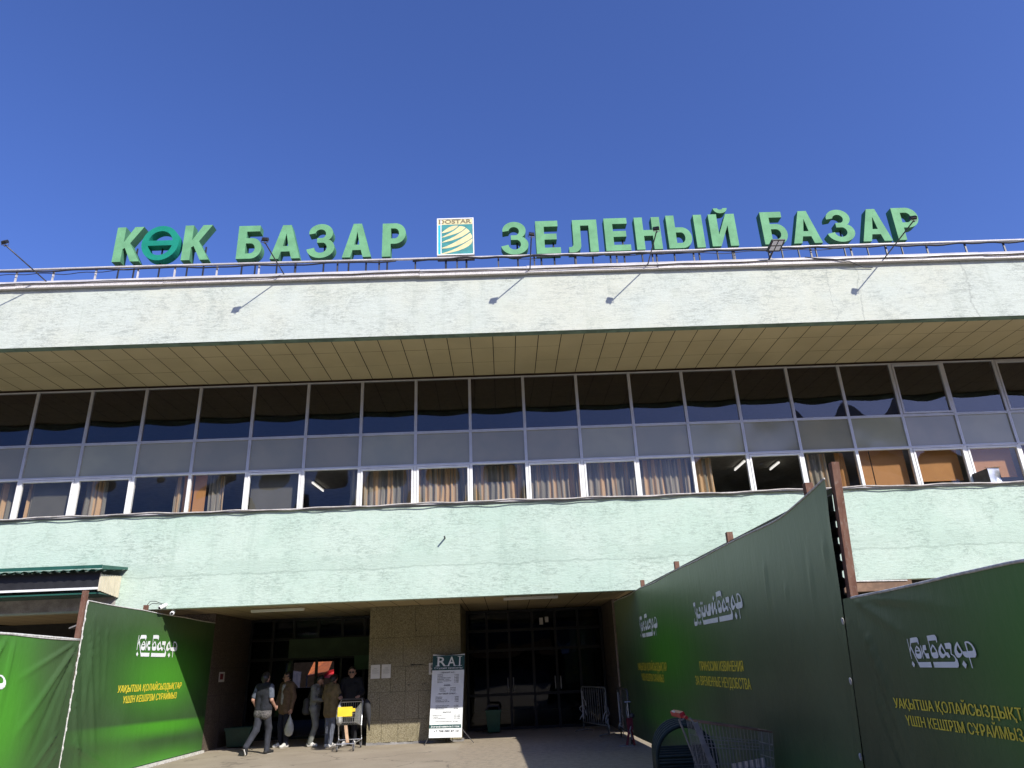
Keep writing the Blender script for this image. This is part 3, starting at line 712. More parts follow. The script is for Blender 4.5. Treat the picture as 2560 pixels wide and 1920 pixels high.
for q in (ex0+.2, ex1-.2): MB().tube([(q, YL+.15, 10.36), (q, YL+.15, ez0-.03)], .024, 6).build('support_post', M['black_metal'], eb)
# railing along the roof edge
rl = thing('roof_railing', 'thin pipe railing on short posts along the roof edge under the sign letters', 'railing', (0, -2.57, 10.38))
MB().tube([(-20,-2.6,ZRAIL+.01),(-9,-2.6,ZRAIL+.02),(0,-2.6,ZRAIL-.01),(8,-2.6,ZRAIL+.01),(20,-2.6,ZRAIL+.02)], .031, 8).build('rail', M['coping'], rl, True)
for k in range(-10, 21):
    x = -9.36 + .945*k + .05*math.sin(k*2.1)
    pm = MB().box(x-.018, x+.018, -2.6, -2.57, 10.36, ZRAIL-.02); pm.build('post', M['coping'] if k < 5 else M['dark_steel'], rl)
for k in range(21, 26):
    x = -9.36 + .945*k; MB().box(x-.018, x+.018, -2.6, -2.57, 10.36, ZRAIL-.02).build('post', M['dark_steel'], rl)
def sag(name, xa, xb, y, z, amp, r, mat, label, cat='cable', grp=None, seed=0, step=.18, yamp=.015):
    q = random.Random(seed); pts = []; x = xa; ph = q.uniform(0,6); f1, f2, f3 = q.uniform(2.2,3.4), q.uniform(5,8), q.uniform(.5,1.0)
    while x <= xb:
        pts.append((x, y + yamp*math.sin(x*f2+ph), z + amp*(.55*math.sin(x*f1+ph) + .3*math.sin(x*f2) + .5*math.sin(x*f3+2*ph)))); x += step
    o = MB().tube(pts, r, 6).build(name, mat, smooth=True); return tag(o, label, cat, grp)
sag('cable', -14, -2.2, -2.63, ZRAIL-.06, .030, .020, M['cable_dark'], 'black cable drooping under the roof rail behind the left words', grp='cables along the roof rail', seed=1)
sag('cable', -1.9, 14, -2.64, ZRAIL-.055, .022, .028, M['cable_dark'], 'thick black cable bundle under the roof rail right of the emblem box', grp='cables along the roof rail', seed=5)
sag('cable', 0.5, 9, -2.65, ZRAIL-.10, .026, .010, M['cable_dark'], 'thin black cable looping lowest under the rail below ЗЕЛЕНЫЙ', grp='cables along the roof rail', seed=9)
sag('cable', -13.5, -8.6, -2.65, ZRAIL-.13, .035, .010, M['cable_dark'], 'thin black cable looping below the rail left of the first letter', grp='cables along the roof rail', seed=12)
sag('cable', -13.5, 13.5, YF-.135, 10.255, .012, .009, M['cable_dark'], 'thin dark cable lying along the middle of the metal coping', grp='cables along the coping', seed=3, yamp=.002)
tag(MB().tube([(7.35,YF-.13,10.33),(7.65,YF-.15,10.27),(8.0,YF-.14,10.25),(8.4,YF-.13,10.17),(8.75,YF-.03,10.06),(8.95,YF-.03,10.05)], .012, 6).build('cable', M['cable_dark'], smooth=True), 'short black cable end hanging off the coping right of the floodlight', 'cable', 'cables along the coping')
sag('cable', -14, 15.5, YB-.062, 5.200, .022, .017, M['cable_pale'], 'pale cable lying along the sill of the lower windows', grp='cables along the sill', seed=21, yamp=.008)
sag('cable', -14, 15.5, YB-.058, 5.158, .024, .012, M['cable_dark'], 'dark cable sagging just under the sill of the lower windows', grp='cables along the sill', seed=23, yamp=.006)
# lamps on leaning arms
def arm_lamp(root, head, label, turn):
    root = Vector(root); head = Vector(head)
    o = thing('arm_lamp', label, 'lamp', root, 'small lamps on thin arms leaning out from the roof edge')
    MB().tube([root + Vector((0,.06,-.06)), head], .014, 8).build('arm', M['dark_steel'], o, True)
    br = MB(); d = (head-root).normalized()
    br.tube([head+Vector((-.068,-.01,-.01)), head+Vector((-.07,-.01,.05))], .006, 6).tube([head+Vector((.068,.01,-.01)), head+Vector((.07,.01,.05))], .006, 6)
    br.tube([head+Vector((-.068,-.01,-.01)), head+Vector((.068,.01,-.01))], .007, 6); br.lathe(head+Vector((0,0,-.02)), [(.014,-.02),(.02,0),(.014,.02)], 10)
    br.build('bracket', M['dark_steel'], o)
    hd = MB(); c = head + Vector((turn*.01, 0, .06)); ax = Vector((.062, .013*turn, 0)); az = Vector((0, .036, .040)); ay = Vector((0, .06, -.055)).normalized()*.026
    hd.obox(c, ax, ay, az)
    for k in range(-3, 4): hd.obox(c - ay*1.35 + ax*(k/3.4), ax.normalized()*.005, ay*.4, az*.85)
    hd.build('lamp_head', M['black_metal'], o, bevel=.004)
    MB().obox(c + ay*1.04, ax*.86, ay*.05, az*.82).build('lens', M['paper'], o)
arm_lamp((-10.36,-2.80,10.42), (-10.66,-3.85,10.66), 'lamp on a thin arm at the far left end of the roof edge', -1)
arm_lamp((-4.86,-2.80,10.38), (-4.98,-3.90,10.50), 'lamp on a thin arm crossing the first А of the left word', 1)
arm_lamp((.86,-2.80,10.30), (.87,-3.84,10.47), 'lamp on a thin arm between З and Е right of the emblem box', 1)
arm_lamp((3.63,-2.80,10.33), (3.64,-3.93,10.46), 'lamp on a thin arm crossing the letter Н', -1)
arm_lamp((9.22,-2.80,10.28), (9.40,-3.96,10.52), 'lamp on a long arm crossing the last letter of the sign', -1)
fl = thing('floodlight', 'square grey floodlight with four pale cells on the roof edge below the right letter Б', 'floodlight', (6.53,-2.82,10.36))
MB().tube([(6.50,-2.78,10.30),(6.56,-3.0,10.44)], .022, 8).build('stem', M['dark_steel'], fl)
c = Vector((6.61,-3.08,10.53)); ax = Vector((.158,0,0)); az = Vector((.05,-.10,.10)); ny = Vector((0,-.7,-.72)).normalized()
MB().obox(c, ax, ny*.03, az).build('case', M['dark_steel'], fl, bevel=.006)
for i in (-1,1):
    for j in (-1,1): MB().obox(c + ny*.032 + ax*.42*i + az*.42*j, ax*.33, ny*.003, az*.33).build('cell', M['white'], fl)

# ------------------------------------------------------------------ lettering and emblem outlines for the banners
LOGO_K = [[[(258,365),(272,360),(355,925),(340,925)]],
 [[(345,352),(400,342),(530,335),(558,365),(575,420),(578,535),(560,537),(553,490),(530,472),(362,488),(347,580),(328,790),(314,690),(330,560)]],
 [[(345,570),(365,600),(530,1018),(870,1018),(893,1163),(565,1163),(520,1050),(342,620)]],
 [[(517,565),(590,640),(640,780),(640,880),(615,925),(540,925),(490,880),(465,800),(463,700),(485,620)],[(517,605),(570,690),(492,690)],[(492,728),(590,728),(590,770),(575,788),(520,788),(500,770)]],
 [[(620,565),(638,565),(670,760),(688,925),(672,925)]],
 [[(690,565),(768,557),(788,697),(715,700),(745,785),(835,785),(855,922),(775,922),(702,745),(684,820),(676,770)]]]
LOGO_BAZAR = [[[(820,318),(960,303),(1035,303),(1070,350),(1085,400),(1087,505),(1072,512),(1060,460),(1040,448),(865,455),(902,670),(950,548),(1000,590),(1060,720),(1090,830),(1088,890),(1060,922),(960,920),(915,850),(890,700),(860,520)],[(962,600),(1035,730),(1030,765),(935,772),(925,750),(930,680)]],
 [[(1187,535),(1290,770),(1345,775),(1390,880),(1375,915),(1340,912),(1285,840),(1240,900),(1195,922),(1150,900),(1110,820),(1100,740),(1120,640)],[(1185,610),(1265,780),(1255,805),(1225,820),(1185,790),(1162,720)]],
 [[(1270,540),(1400,530),(1430,560),(1440,600),(1432,810),(1500,870),(1560,970),(1580,1060),(1580,1120),(1555,1165),(965,1165),(940,1018),(1490,1018),(1510,985),(1500,920),(1460,860),(1410,835),(1408,690),(1300,682)]],
 [[(1592,512),(1702,765),(1688,830),(1650,890),(1605,922),(1560,905),(1520,840),(1505,750),(1520,640),(1555,560)],[(1590,600),(1675,780),(1660,805),(1635,815),(1600,790),(1568,720),(1575,640)]],
 [[(1706,767),(1805,762),(1765,545),(1780,520),(1820,513),(1870,530),(1930,590),(1980,690),(2005,780),(2010,860),(1985,915),(1860,918),(1905,1175),(1885,1178),(1838,918),(1780,915),(1732,880),(1700,815)],[(1800,560),(1850,565),(1910,620),(1945,700),(1945,740),(1925,757),(1830,757)]],
 [[(1707,985),(1772,1090),(1742,1190),(1665,1080)]]]
DIAM_K = [[[(380,985),(440,1080),(415,1165),(358,1078)]]]
LOGO_ZEL = [[[(180,590),(200,560),(240,545),(260,560),(262,640),(250,870),(290,960),(325,1150),(325,1310),(300,1355),(220,1375),(200,1300),(195,1200),(205,1100),(215,1110),(215,1225),(300,1215),(300,1100),(280,1000),(235,880),(245,690),(200,690),(195,750)]],
 [[(320,745),(345,800),(352,965),(445,935),(445,1060),(430,1095),(345,1110),(310,1040),(292,900),(300,800)],[(320,790),(335,860),(335,950),(315,920),(312,850)]],
 [[(392,720),(435,710),(462,840),(500,1000),(535,1160),(1010,1040),(1020,1190),(545,1305),(500,1085),(447,855),(400,870)]],
 [[(512,685),(545,760),(548,905),(600,890),(585,660),(615,650),(640,850),(635,1000),(620,1040),(540,1055),(505,980),(485,850),(490,740)],[(515,730),(530,800),(530,900),(510,870),(503,800)]],
 [[(648,650),(668,640),(684,860),(728,850),(722,700),(742,610),(760,620),(785,600),(812,720),(808,960),(790,1000),(700,1012),(680,960),(645,850)]],
 [[(845,575),(875,570),(890,850),(928,565),(945,550),(962,780),(995,790),(1000,940),(965,945),(947,800),(932,770),(890,965),(868,970),(838,860),(822,760)]],
 [[(893,350),(925,440),(905,530),(868,440)]],[[(480,520),(502,590),(485,660),(460,595)]],[[(525,515),(547,580),(527,650),(508,585)]],
 [[(380,1165),(405,1250),(385,1345),(360,1260)]],[[(445,1150),(470,1235),(450,1335),(424,1245)]]]
def deskew(shape, k, y0): return [[[(x - k*(y-y0), y) for x, y in s] for s in piece] for piece in shape]
KOK = deskew(LOGO_K + LOGO_BAZAR + DIAM_K, .155, 750)
flat = lambda sh: [[[(x - .10*((y + .25*(x-540)) - 900), y + .25*(x-540)) for x, y in s] for s in pc] for pc in sh]
bz = deskew(LOGO_BAZAR, .155, 750)
ZEL = flat(LOGO_ZEL) + [[[(990 + (x-830)/(1990-830)*690, 352 + (y-303)*(965/862)) for x, y in s] for s in pc] for pc in bz]
def logo_mesh(shape):
    allp = np.array([p for pc in shape for s in pc for p in s]); mn, mx = allp.min(0), allp.max(0)
    out = []
    for pc in shape:
        V, Fc = curve_mesh([[((x-mn[0])/(mx[0]-mn[0]), 1-(y-mn[1])/(mx[1]-mn[1])) for x, y in s] for s in pc]); out.append((V, Fc))
    return out

# ------------------------------------------------------------------ hoardings
def make_banner(th, A, B, z0, ztop, mat, folds, nside, seed, du=.05, bulge=.012, us=None, ue=None):
    """vinyl sheet from A to B (plan points); nside = plan normal towards the viewer; returns surface function"""
    A = Vector((*A, 0)); B = Vector((*B, 0)); L = (B-A).length; d = (B-A)/L; nrm = Vector((*nside, 0)).normalized()
    q = random.Random(seed); ph = [q.uniform(0, 6) for _ in range(6)]
    def disp(u, v):
        w = bulge*(.6*math.sin(u*1.3+ph[0])*math.sin(v*1.1+ph[1]) + .4*math.sin(u*2.7+ph[2]+v*.8))
        for (u0, v0, u1, v1, wd, am) in folds:
            ex, ey = u1-u0, v1-v0; l2 = ex*ex+ey*ey
            t = ((u-u0)*ex + (v-v0)*ey)/l2
            if t < 0 or t > 1: continue
            dist = abs((u-u0)*ey - (v-v0)*ex)/math.sqrt(l2)
            ww = wd*(.35 + .9*t)
            w += am*math.exp(-(dist/ww)**2)*(1-t)**.7*min(1, t*8)
        return w
    def top(u): return ztop(u)
    nu = int(L/du); nv = int(3.2/du)
    mb = MB(); mb.uv = []
    for j in range(nv+1):
        for i in range(nu+1):
            v = z0 + (top(L*i/nu)-z0)*j/nv; ua = us(v) if us else 0.0; ub_ = ue(v) if ue else L; u = ua + (ub_-ua)*i/nu
            p = A + d*u + nrm*disp(u, v); mb.v.append((p.x, p.y, v)); mb.uv.append((u, v))
    for j in range(nv):
        for i in range(nu):
            a = j*(nu+1)+i; mb.f.append((a, a+1, a+nu+2, a+nu+1)); mb.m.append(0)
    o = mb.build('banner', mat, th, True)
    def at(u, v, e=.006):
        p = A + d*u + nrm*(disp(u, v)+e); return (p.x, p.y, v)
    he = MB().tube([at(L*i/nu, top(L*i/nu)-.004, .004) for i in range(nu+1)], .011, 6)
    he.build('top_hem', M['hem'], th, True)
    return o, at, L
def put_logo(ban, at, shape, u0, u1, v0, v1, mat, rev=False):
    mb = MB()
    for k, (V, Fc) in enumerate(logo_mesh(shape)):
        mb.add([at(u0+(u1-u0)*x, v0+(v1-v0)*y, .0065+.0004*k) for x, y, _ in V], Fc)
    mb.build('emblem', mat, ban)
def put_text(ban, at, body, u0, u1, v0, v1, mat, off=.05, shear=0.0):
    T, Fc = text_mesh(body, 0, 1, 0, 1, 0.0)
    sh = shear*(v1-v0)*(1 if u1 > u0 else -1); mb = MB(); bw = .32*off/len(body)*2.2
    for k, dx in enumerate((0, -bw, bw)):               # heavy printed strokes
        mb.add([at(u0+(u1-u0)*(x+dx) + sh*z, v0+(v1-v0)*z, .006+.0004*k) for x, z in T], Fc)
    mb.build('lettering', mat, ban)
def posts(th, pl, r=.04):
    for (x, y, zt) in pl: MB().box(x-r, x+r, y-r, y+r, 0, zt).build('post', M['rust'], th)
G1, G2 = (.068, .292, .022), (.055, .20, .022)
# right: long hoarding from the building towards the viewer
RA, RB = (2.83, 1.95), (3.115, -10.62)
h1 = thing('hoarding', 'long dark green banner hoarding on rusty posts running from the entrance along the right side', 'hoarding', (3.0, -4.5, 0))
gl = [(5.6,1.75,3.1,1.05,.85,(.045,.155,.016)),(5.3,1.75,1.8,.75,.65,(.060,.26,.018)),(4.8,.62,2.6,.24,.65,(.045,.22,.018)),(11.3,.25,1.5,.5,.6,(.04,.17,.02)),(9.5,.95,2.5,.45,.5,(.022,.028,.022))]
m1 = banner_mat('printed_vinyl_top_sheen', gl, (.064,.086,.044), (1.5,3.0,.95,(.22,.285,.17)))  # lighter top: part print, part sky sheen put into the colour
fR = [(12.0,3.1,11.6,1.2,.022,.020),(11.8,2.7,11.55,.9,.02,-.016),(11.5,2.5,11.3,1.5,.016,.014),(12.3,2.9,12.1,.6,.022,.022),(10.9,2.6,10.75,1.6,.02,.016),(12.55,3.0,12.2,.1,.04,.05),(10.7,2.7,10.6,1.9,.025,.022),(11.2,2.4,11.15,1.5,.03,.025)]
ztR = lambda u: 3.09 + (.13*((u-11.2)/1.37)**1.5 if u > 11.2 else 0) + .010*math.sin(u*2.1) - .012*abs(math.sin(u*1.07))
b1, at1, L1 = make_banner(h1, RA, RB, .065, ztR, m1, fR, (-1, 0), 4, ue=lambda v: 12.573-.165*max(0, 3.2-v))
Ub = lambda y: 1.95 - y
put_logo(b1, at1, KOK, Ub(-1.15), Ub(-2.83), 2.09, 2.55, M['print_white'])
put_logo(b1, at1, ZEL, Ub(-5.42), Ub(-7.80), 2.11, 2.53, M['print_white'])
put_text(b1, at1, 'УАҚЫТША ҚОЛАЙСЫЗДЫҚТАР', Ub(-.48), Ub(-3.22), 1.46, 1.60, M['print_yellow'])
put_text(b1, at1, 'ҮШІН КЕШІРІМ СҰРАЙМЫЗ', Ub(-.75), Ub(-2.90), 1.26, 1.39, M['print_yellow'])
put_text(b1, at1, 'ПРИНОСИМ ИЗВИНЕНИЯ', Ub(-5.40), Ub(-7.46), 1.48, 1.605, M['print_yellow'])
put_text(b1, at1, 'ЗА ВРЕМЕННЫЕ НЕУДОБСТВА', Ub(-5.06), Ub(-7.65), 1.27, 1.395, M['print_yellow'])
cs = MB(); zc = .065; k = 0; prof = []
while zc < 3.0:
    prof += [(0, zc), (0, zc+.05), (.035, zc+.075), (.035, zc+.125)]; zc += .15
prof = prof[:-3] + [(0, 2.98), (0, 3.06), (.035, 3.09), (.035, 3.14)]
dR = (Vector((*RB,0))-Vector((*RA,0))); 
ye = lambda z: RB[1] + .165*(3.2-z)
for (o1, za), (o2, zb) in zip(prof[:-1], prof[1:]):
    cs.quad((RA[0]+.035+o1,RA[1],za),(RB[0]+.035+o1,ye(za),za),(RB[0]+.035+o2,ye(zb),zb),(RA[0]+.035+o2,RA[1],zb))
    cs.quad((RB[0]+.030+o1,ye(za),za),(RB[0]+.040+o1,ye(za),za),(RB[0]+.040+o2,ye(zb),zb),(RB[0]+.030+o2,ye(zb),zb))
cs.build('corrugated_sheet', M['black_metal'], h1)
posts(h1, [(2.98,-1.50,3.26),(3.06,-4.44,3.26),(3.13,-7.40,3.26),(3.19,-10.03,3.31)])
MB().obox((3.205,-10.42,1.68), (.036,0,0), (0,.036,0), (0,-.237,1.68)).build('post', M['rust'], h1)
# right: lower hoarding continuing towards the viewer
h2 = thing('hoarding', 'lower dark green banner hoarding at the right edge, nearer than the tall rusty corner post', 'hoarding', (3.15, -12.5, 0))
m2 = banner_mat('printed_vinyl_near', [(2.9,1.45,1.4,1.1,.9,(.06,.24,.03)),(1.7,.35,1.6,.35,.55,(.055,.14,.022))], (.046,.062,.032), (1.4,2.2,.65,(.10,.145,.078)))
fN = [(.05,2.1,.8,1.75,.04,.03),(.05,2.1,1.3,2.0,.03,.02),(.1,1.9,.5,.6,.05,.035),(.06,1.4,.5,.3,.05,.03),(.3,2.1,1.6,1.9,.04,.015)]
b2, at2, L2 = make_banner(h2, (3.125,-10.64), (3.19,-14.6), .05, lambda u: 2.12 + .03*min(1, u/1.5) - .01*abs(math.sin(u*1.5)), m2, fN, (-1,0), 8, us=lambda v: -.165*(3.2-v)+.012)
Un = lambda y: -10.64 - y
put_logo(b2, at2, KOK, Un(-11.39), Un(-12.20), 1.53, 1.76, M['print_white'])
put_text(b2, at2, 'УАҚЫТША ҚОЛАЙСЫЗДЫҚТАР', Un(-11.00), Un(-12.62), 1.235, 1.305, M['print_yellow'])
put_text(b2, at2, 'ҮШІН КЕШІРІМ СҰРАЙМЫЗ', Un(-11.12), Un(-12.44), 1.115, 1.185, M['print_yellow'])
MB().tube([(3.17,-10.50,2.10),(3.2,-14.5,2.13)], .02, 6).build('top_pipe', M['galv'], h2)
posts(h2, [(3.24,-14.4,2.2)])
kn = MB()
for z in (1.93, 1.42, .80, .35): kn.lathe((3.095,-10.63+.165*(3.2-z),z), [(.004,-.03),(.012,-.01),(.012,.02),(.004,.03)], 6)
kn.build('tie_knot', M['hem'], h2)
# left: sunlit hoarding by the entrance
LA, LB = (-7.612,-3.67), (-7.42,1.95)
h3 = thing('hoarding', 'sunlit green banner hoarding left of the entrance, crossed by a slanting shadow', 'hoarding', (-7.5,-.9,0))
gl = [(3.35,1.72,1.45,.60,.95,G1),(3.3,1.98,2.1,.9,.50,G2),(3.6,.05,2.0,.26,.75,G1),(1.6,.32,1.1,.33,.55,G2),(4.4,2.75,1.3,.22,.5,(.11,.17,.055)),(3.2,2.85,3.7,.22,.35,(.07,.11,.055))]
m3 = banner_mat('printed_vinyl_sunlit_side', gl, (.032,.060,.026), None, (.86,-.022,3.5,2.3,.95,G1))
fL = [(.15,2.7,1.1,.2,.05,.05),(.10,2.2,.75,.1,.05,-.04),(.45,2.75,.95,1.0,.04,.03),(.05,1.6,.6,.1,.04,.05),(.75,2.8,1.05,1.3,.04,.025),(.1,.75,1.7,.1,.04,.045),(.3,2.9,.5,.3,.05,.035)]
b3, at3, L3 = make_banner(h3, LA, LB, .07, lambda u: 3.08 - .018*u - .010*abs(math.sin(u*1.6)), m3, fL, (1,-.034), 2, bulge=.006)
Ul = lambda y: (y+3.67)/5.62*5.6233
put_logo(b3, at3, KOK, Ul(-1.74), Ul(.03), 2.125, 2.575, M['print_white'])
put_text(b3, at3, 'УАҚЫТША ҚОЛАЙСЫЗДЫҚТАР', Ul(-2.22), Ul(.47), 1.475, 1.60, M['print_yellow'], off=.05, shear=.10)
put_text(b3, at3, 'ҮШІН КЕШІРІМ СҰРАЙМЫЗ', Ul(-1.98), Ul(.29), 1.275, 1.40, M['print_yellow'], off=.05, shear=.10)
posts(h3, [(-7.665,-3.70,3.25),(-7.60,-1.46,3.16)])
bs = MB().obox((-7.47,-.86,.03), (.096,2.8,0), (.03,-.001,0), (0,0,.028)); bs.build('base_strip', M['hem'], h3)
MB().quad((LA[0]-.03,LA[1],.1),(LB[0]-.03,LB[1],.1),(LB[0]-.03,LB[1],2.85),(LA[0]-.03,LA[1],2.95)).build('backing_sheet', M['dark_steel'], h3)
kn = MB()
for k, z in enumerate(np.linspace(.2, 3.03, 20)): kn.lathe((-7.60+.008*math.sin(k*3),-3.69,z), [(.004,-.045),(.014,-.02),(.017,.02),(.004,.05)], 6)
kn.tube([(-7.603,-3.69,.1),(-7.597,-3.69,1.6),(-7.605,-3.69,3.06)], .010, 6); kn.build('rope_lacing', M['hem'], h3)
# left: lower hoarding at the picture's left edge
h4 = thing('hoarding', 'lower wrinkled green banner hoarding at the left edge of the photo', 'hoarding', (-7.7,-6,0))
m4b = banner_mat('printed_vinyl_wrinkled', [(2.55,1.30,.75,1.5,.85,G1),(3.6,2.05,.8,.5,.4,(.06,.10,.04))], (.034,.064,.026))
f4 = [(4.15,2.35,2.9,.9,.06,.06),(4.14,2.32,3.3,.5,.05,-.05),(4.16,2.30,3.55,1.4,.04,.05),(4.1,2.36,2.7,1.75,.04,.04),(4.15,2.1,3.8,.6,.04,.045),(2.3,2.40,1.6,1.0,.06,.05),(2.5,2.40,2.45,1.2,.05,.03),(4.05,1.0,3.3,.2,.04,.05),(4.1,.7,3.5,.0,.04,.04)]
dl = (Vector((*LB,0))-Vector((*LA,0))).normalized(); E0 = Vector((-7.60,-3.72,0)) - dl*4.2
b4, at4, L4 = make_banner(h4, (E0.x,E0.y), (-7.60,-3.72), .05, lambda u: 2.425 - .03*max(0,(u-2.4)/1.8) - .015*math.sin(max(0,u-2.4)*1.75), m4b, f4, (1,-.034), 6)
U4 = lambda y: 4.2 - (-3.72-y)/dl.y
put_logo(b4, at4, KOK, U4(-7.11), U4(-5.46), 1.50, 1.95, M['print_white'])
MB().tube([at4(u, 2.43 - .03*max(0,(u-2.4)/1.8), .0) for u in np.linspace(0, 4.19, 22)], .018, 6).build('top_pipe', M['hem'], h4, True)
posts(h4, [(E0.x-.1,E0.y,2.6)])

# ------------------------------------------------------------------ kiosk canopy at the left
kc = thing('kiosk_canopy', 'green corrugated canopy with a cream sided end jutting from the wall at the left', 'canopy', (-11,-1.5,3.4))
KX = -8.46
rf = MB(); n = 150; xs = np.linspace(-17, -8.345, n)
hh = lambda x: .026*max(-.7, min(.7, math.sin(x*2*math.pi/.20)))
for k in range(n-1):
    a, b_ = xs[k], xs[k+1]
    rf.quad((a,-2.03,3.86+hh(a)),(b_,-2.03,3.86+hh(b_)),(b_,-1.005,3.99+hh(b_)),(a,-1.005,3.99+hh(a)))
rf.build('roof_sheet', M['roof_green'], kc)
MB().box(-17, -8.345, -2.05, -2.035, 3.885, 3.955).add([(-8.34,-2.04,3.86),(-8.34,-1.005,3.98),(-8.34,-1.005,4.03),(-8.34,-2.04,3.95)], [(0,1,2,3)]).build('edge_flashing', M['roof_green'], kc)
MB().box(-17, KX-.01, -1.83, -1.79, 3.49, 3.83).build('fascia_board', M['black_metal'], kc)
MB().box(-17, KX-.005, -1.845, -1.831, 3.485, 3.53).build('white_trim', M['white'], kc)
MB().box(-17, KX-.01, -1.79, -1.03, 3.40, 3.43).build('underside', M['roof_green'], kc)
sd = MB()
for k in range(8):
    ya, yb = -1.83 + .1025*k, -1.83 + .1025*(k+1); zt = 3.79 + .008*k; zl = 3.455 - .010*k
    sd.box(KX-.012, KX+.012, ya+.004, yb-.004, zl, zt); sd.box(KX+.012, KX+.018, ya+.002, ya+.016, zl, zt)
sd.box(KX-.01, KX+.02, -1.852, -1.832, 3.45, 3.80); sd.build('end_siding', M['siding'], kc)
MB().box(-17, -8.50, -1.035, -1.004, 3.14, 3.40).build('concrete_lintel', M['lintel'], bld)
pl = MB().obox((-8.85,-1.25,2.90),(.40,-.05,.13),(.01,.07,0),(0,0,.015)).build('plank', M['concrete']); tag(pl, 'short grey plank hanging at a slant in the dark gap under the canopy', 'plank')

# ------------------------------------------------------------------ small things on the facade
rod = MB().tube([(-1.30,-.99,4.40),(-1.295,-1.20,4.405)], .019, 8).build('wall_rod', M['dark_steel'])
tag(rod, 'short dark metal rod sticking out of the green wall above the entrance', 'rod')
du = thing('duct_box', 'dented galvanised duct box standing on the sill in front of an orange blind', 'duct', (11.95,-.3,5.23))
dv = [(11.76,-.04,5.24),(11.86,-.50,5.23),(12.15,-.49,5.23),(12.15,-.04,5.24),(11.76,-.04,5.64),(11.86,-.50,5.67),(12.15,-.49,5.68),(12.13,-.04,5.66)]
db = MB().add(dv, [(3,2,1,0),(4,5,6,7),(3,0,4,7)]); db.build('body', M['galv'], du)
fc = []; nn = 9
for j in range(nn):
    for i in range(nn):
        u, v = i/(nn-1), j/(nn-1); a = Vector(dv[1]).lerp(Vector(dv[2]), u); b_ = Vector(dv[5]).lerp(Vector(dv[6]), u); q = a.lerp(b_, v)
        q.y += .05*math.exp(-((u-.75)**2+(v-.45)**2)/.05); fc.append(tuple(q))
fm = MB().add(fc, [(j*nn+i, j*nn+i+1, (j+1)*nn+i+1, (j+1)*nn+i) for j in range(nn-1) for i in range(nn-1)]); fm.build('dented_front', M['galv'], du, True)
MB().quad(dv[0],dv[1],dv[5],dv[4]).build('side_plate', M['dark_steel'], du); MB().quad(dv[2],dv[3],dv[7],dv[6]).build('side_plate', M['dark_steel'], du)
MB().box(11.80,12.17,-.52,-.505,5.675,5.692).build('top_lip', M['wood'], du)
def strip(a, b_, label):
    o = thing('strip_light', label, 'strip light', a, 'long strip lights under the entrance ceiling'); a, b_ = Vector(a), Vector(b_)
    d = (b_-a)/2; sdv = d.normalized().cross(Vector((0,0,1)))*.05
    MB().obox((a+b_)/2, d, sdv, (0,0,.018)).build('batten', M['white'], o); MB().tube([a+Vector((0,0,-.03)), b_+Vector((0,0,-.03))], .014, 8).build('tube', M['white'], o)
strip((-6.22,1.06,3.16), (-4.92,1.02,3.16), 'unlit white strip light under the entrance ceiling above the walking people')
strip((-.02,.45,3.16), (1.28,.45,3.16), 'unlit white strip light under the entrance ceiling right of the granite pier')
def cctv(p, d, label, under):
    o = thing('security_camera', label, 'security camera', p, 'white security cameras at the left of the entrance'); p = Vector(p); d = Vector(d).normalized(); s = d.cross(Vector((0,0,1))).normalized()
    if under: MB().tube([p+Vector((0,0,.10)), p], .02, 8).lathe(p+Vector((0,0,.09)), [(.045,0),(.045,.02)], 12).build('mount', M['white'], o)
    else: MB().tube([p+Vector((0,.12,.0)), p], .02, 8).build('mount', M['white'], o)
    MB().tube([p-d*.09, p-d*.085, p+d*.09, p+d*.10], [.02,.042,.045,.040], 12).build('housing', M['white'], o, True)
    MB().tube([p+d*.10, p+d*.108], [.03,.02], 10).build('lens', M['black_metal'], o)
cctv((-7.397,-1.12,3.155), (-.3,-.7,-.35), 'white security camera mounted on the green wall just above the band edge', False)
cctv((-7.277,-.88,3.035), (.25,-1,-.3), 'white security camera hanging under the entrance ceiling edge', True)
tag(MB().tube([(-7.60,-1.44,3.15),(-7.56,-1.4,3.24),(-7.5,-1.3,3.25),(-7.42,-1.06,3.20)], .007, 6).tube([(-7.57,-1.44,3.14),(-7.53,-1.36,3.20),(-7.46,-1.25,3.20),(-7.38,-1.06,3.18)], .007, 6).build('cable', M['cable_dark'], smooth=True), 'black camera cable arching from the rusty post to the wall camera', 'cable')
def notice(x0, x1, z0, z1, label, lines=True):
    o = thing('notice', label, 'paper notice', ((x0+x1)/2, 1.92, z0), 'paper notices on the granite pier')
    MB().box(x0, x1, 1.914, 1.919, z0, z1).build('sheet', M['paper'], o)
    mb = MB(); w = x1-x0; h = z1-z0
    if lines:
        mb.quad((x0+w*.35,1.9125,z1-h*.27),(x1-w*.3,1.9125,z1-h*.27),(x1-w*.3,1.9125,z1-h*.245),(x0+w*.35,1.9125,z1-h*.245))
        for k in range(7): mb.quad((x0+w*.15,1.9125,z1-h*(.36+.05*k)),(x1-w*(.15 if k%3 else .3),1.9125,z1-h*(.36+.05*k)),(x1-w*(.15 if k%3 else .3),1.9125,z1-h*(.348+.05*k)),(x0+w*.15,1.9125,z1-h*(.348+.05*k)))
    else:
        for zc_ in (z0+h*.3, z0+h*.7): mb.lathe((x0+w*.5,1.9135,zc_), [(.05,0),(.05,.0005)], 16, axis='y')
    mb.build('print', pmat('grey_print', (.25,.24,.23), .8), o)
notice(-3.40, -3.17, 1.49, 1.81, 'white paper notice nearest the left edge of the granite pier')
notice(-3.13, -2.90, 1.49, 1.81, 'white paper notice, the right one of the pair on the granite pier')
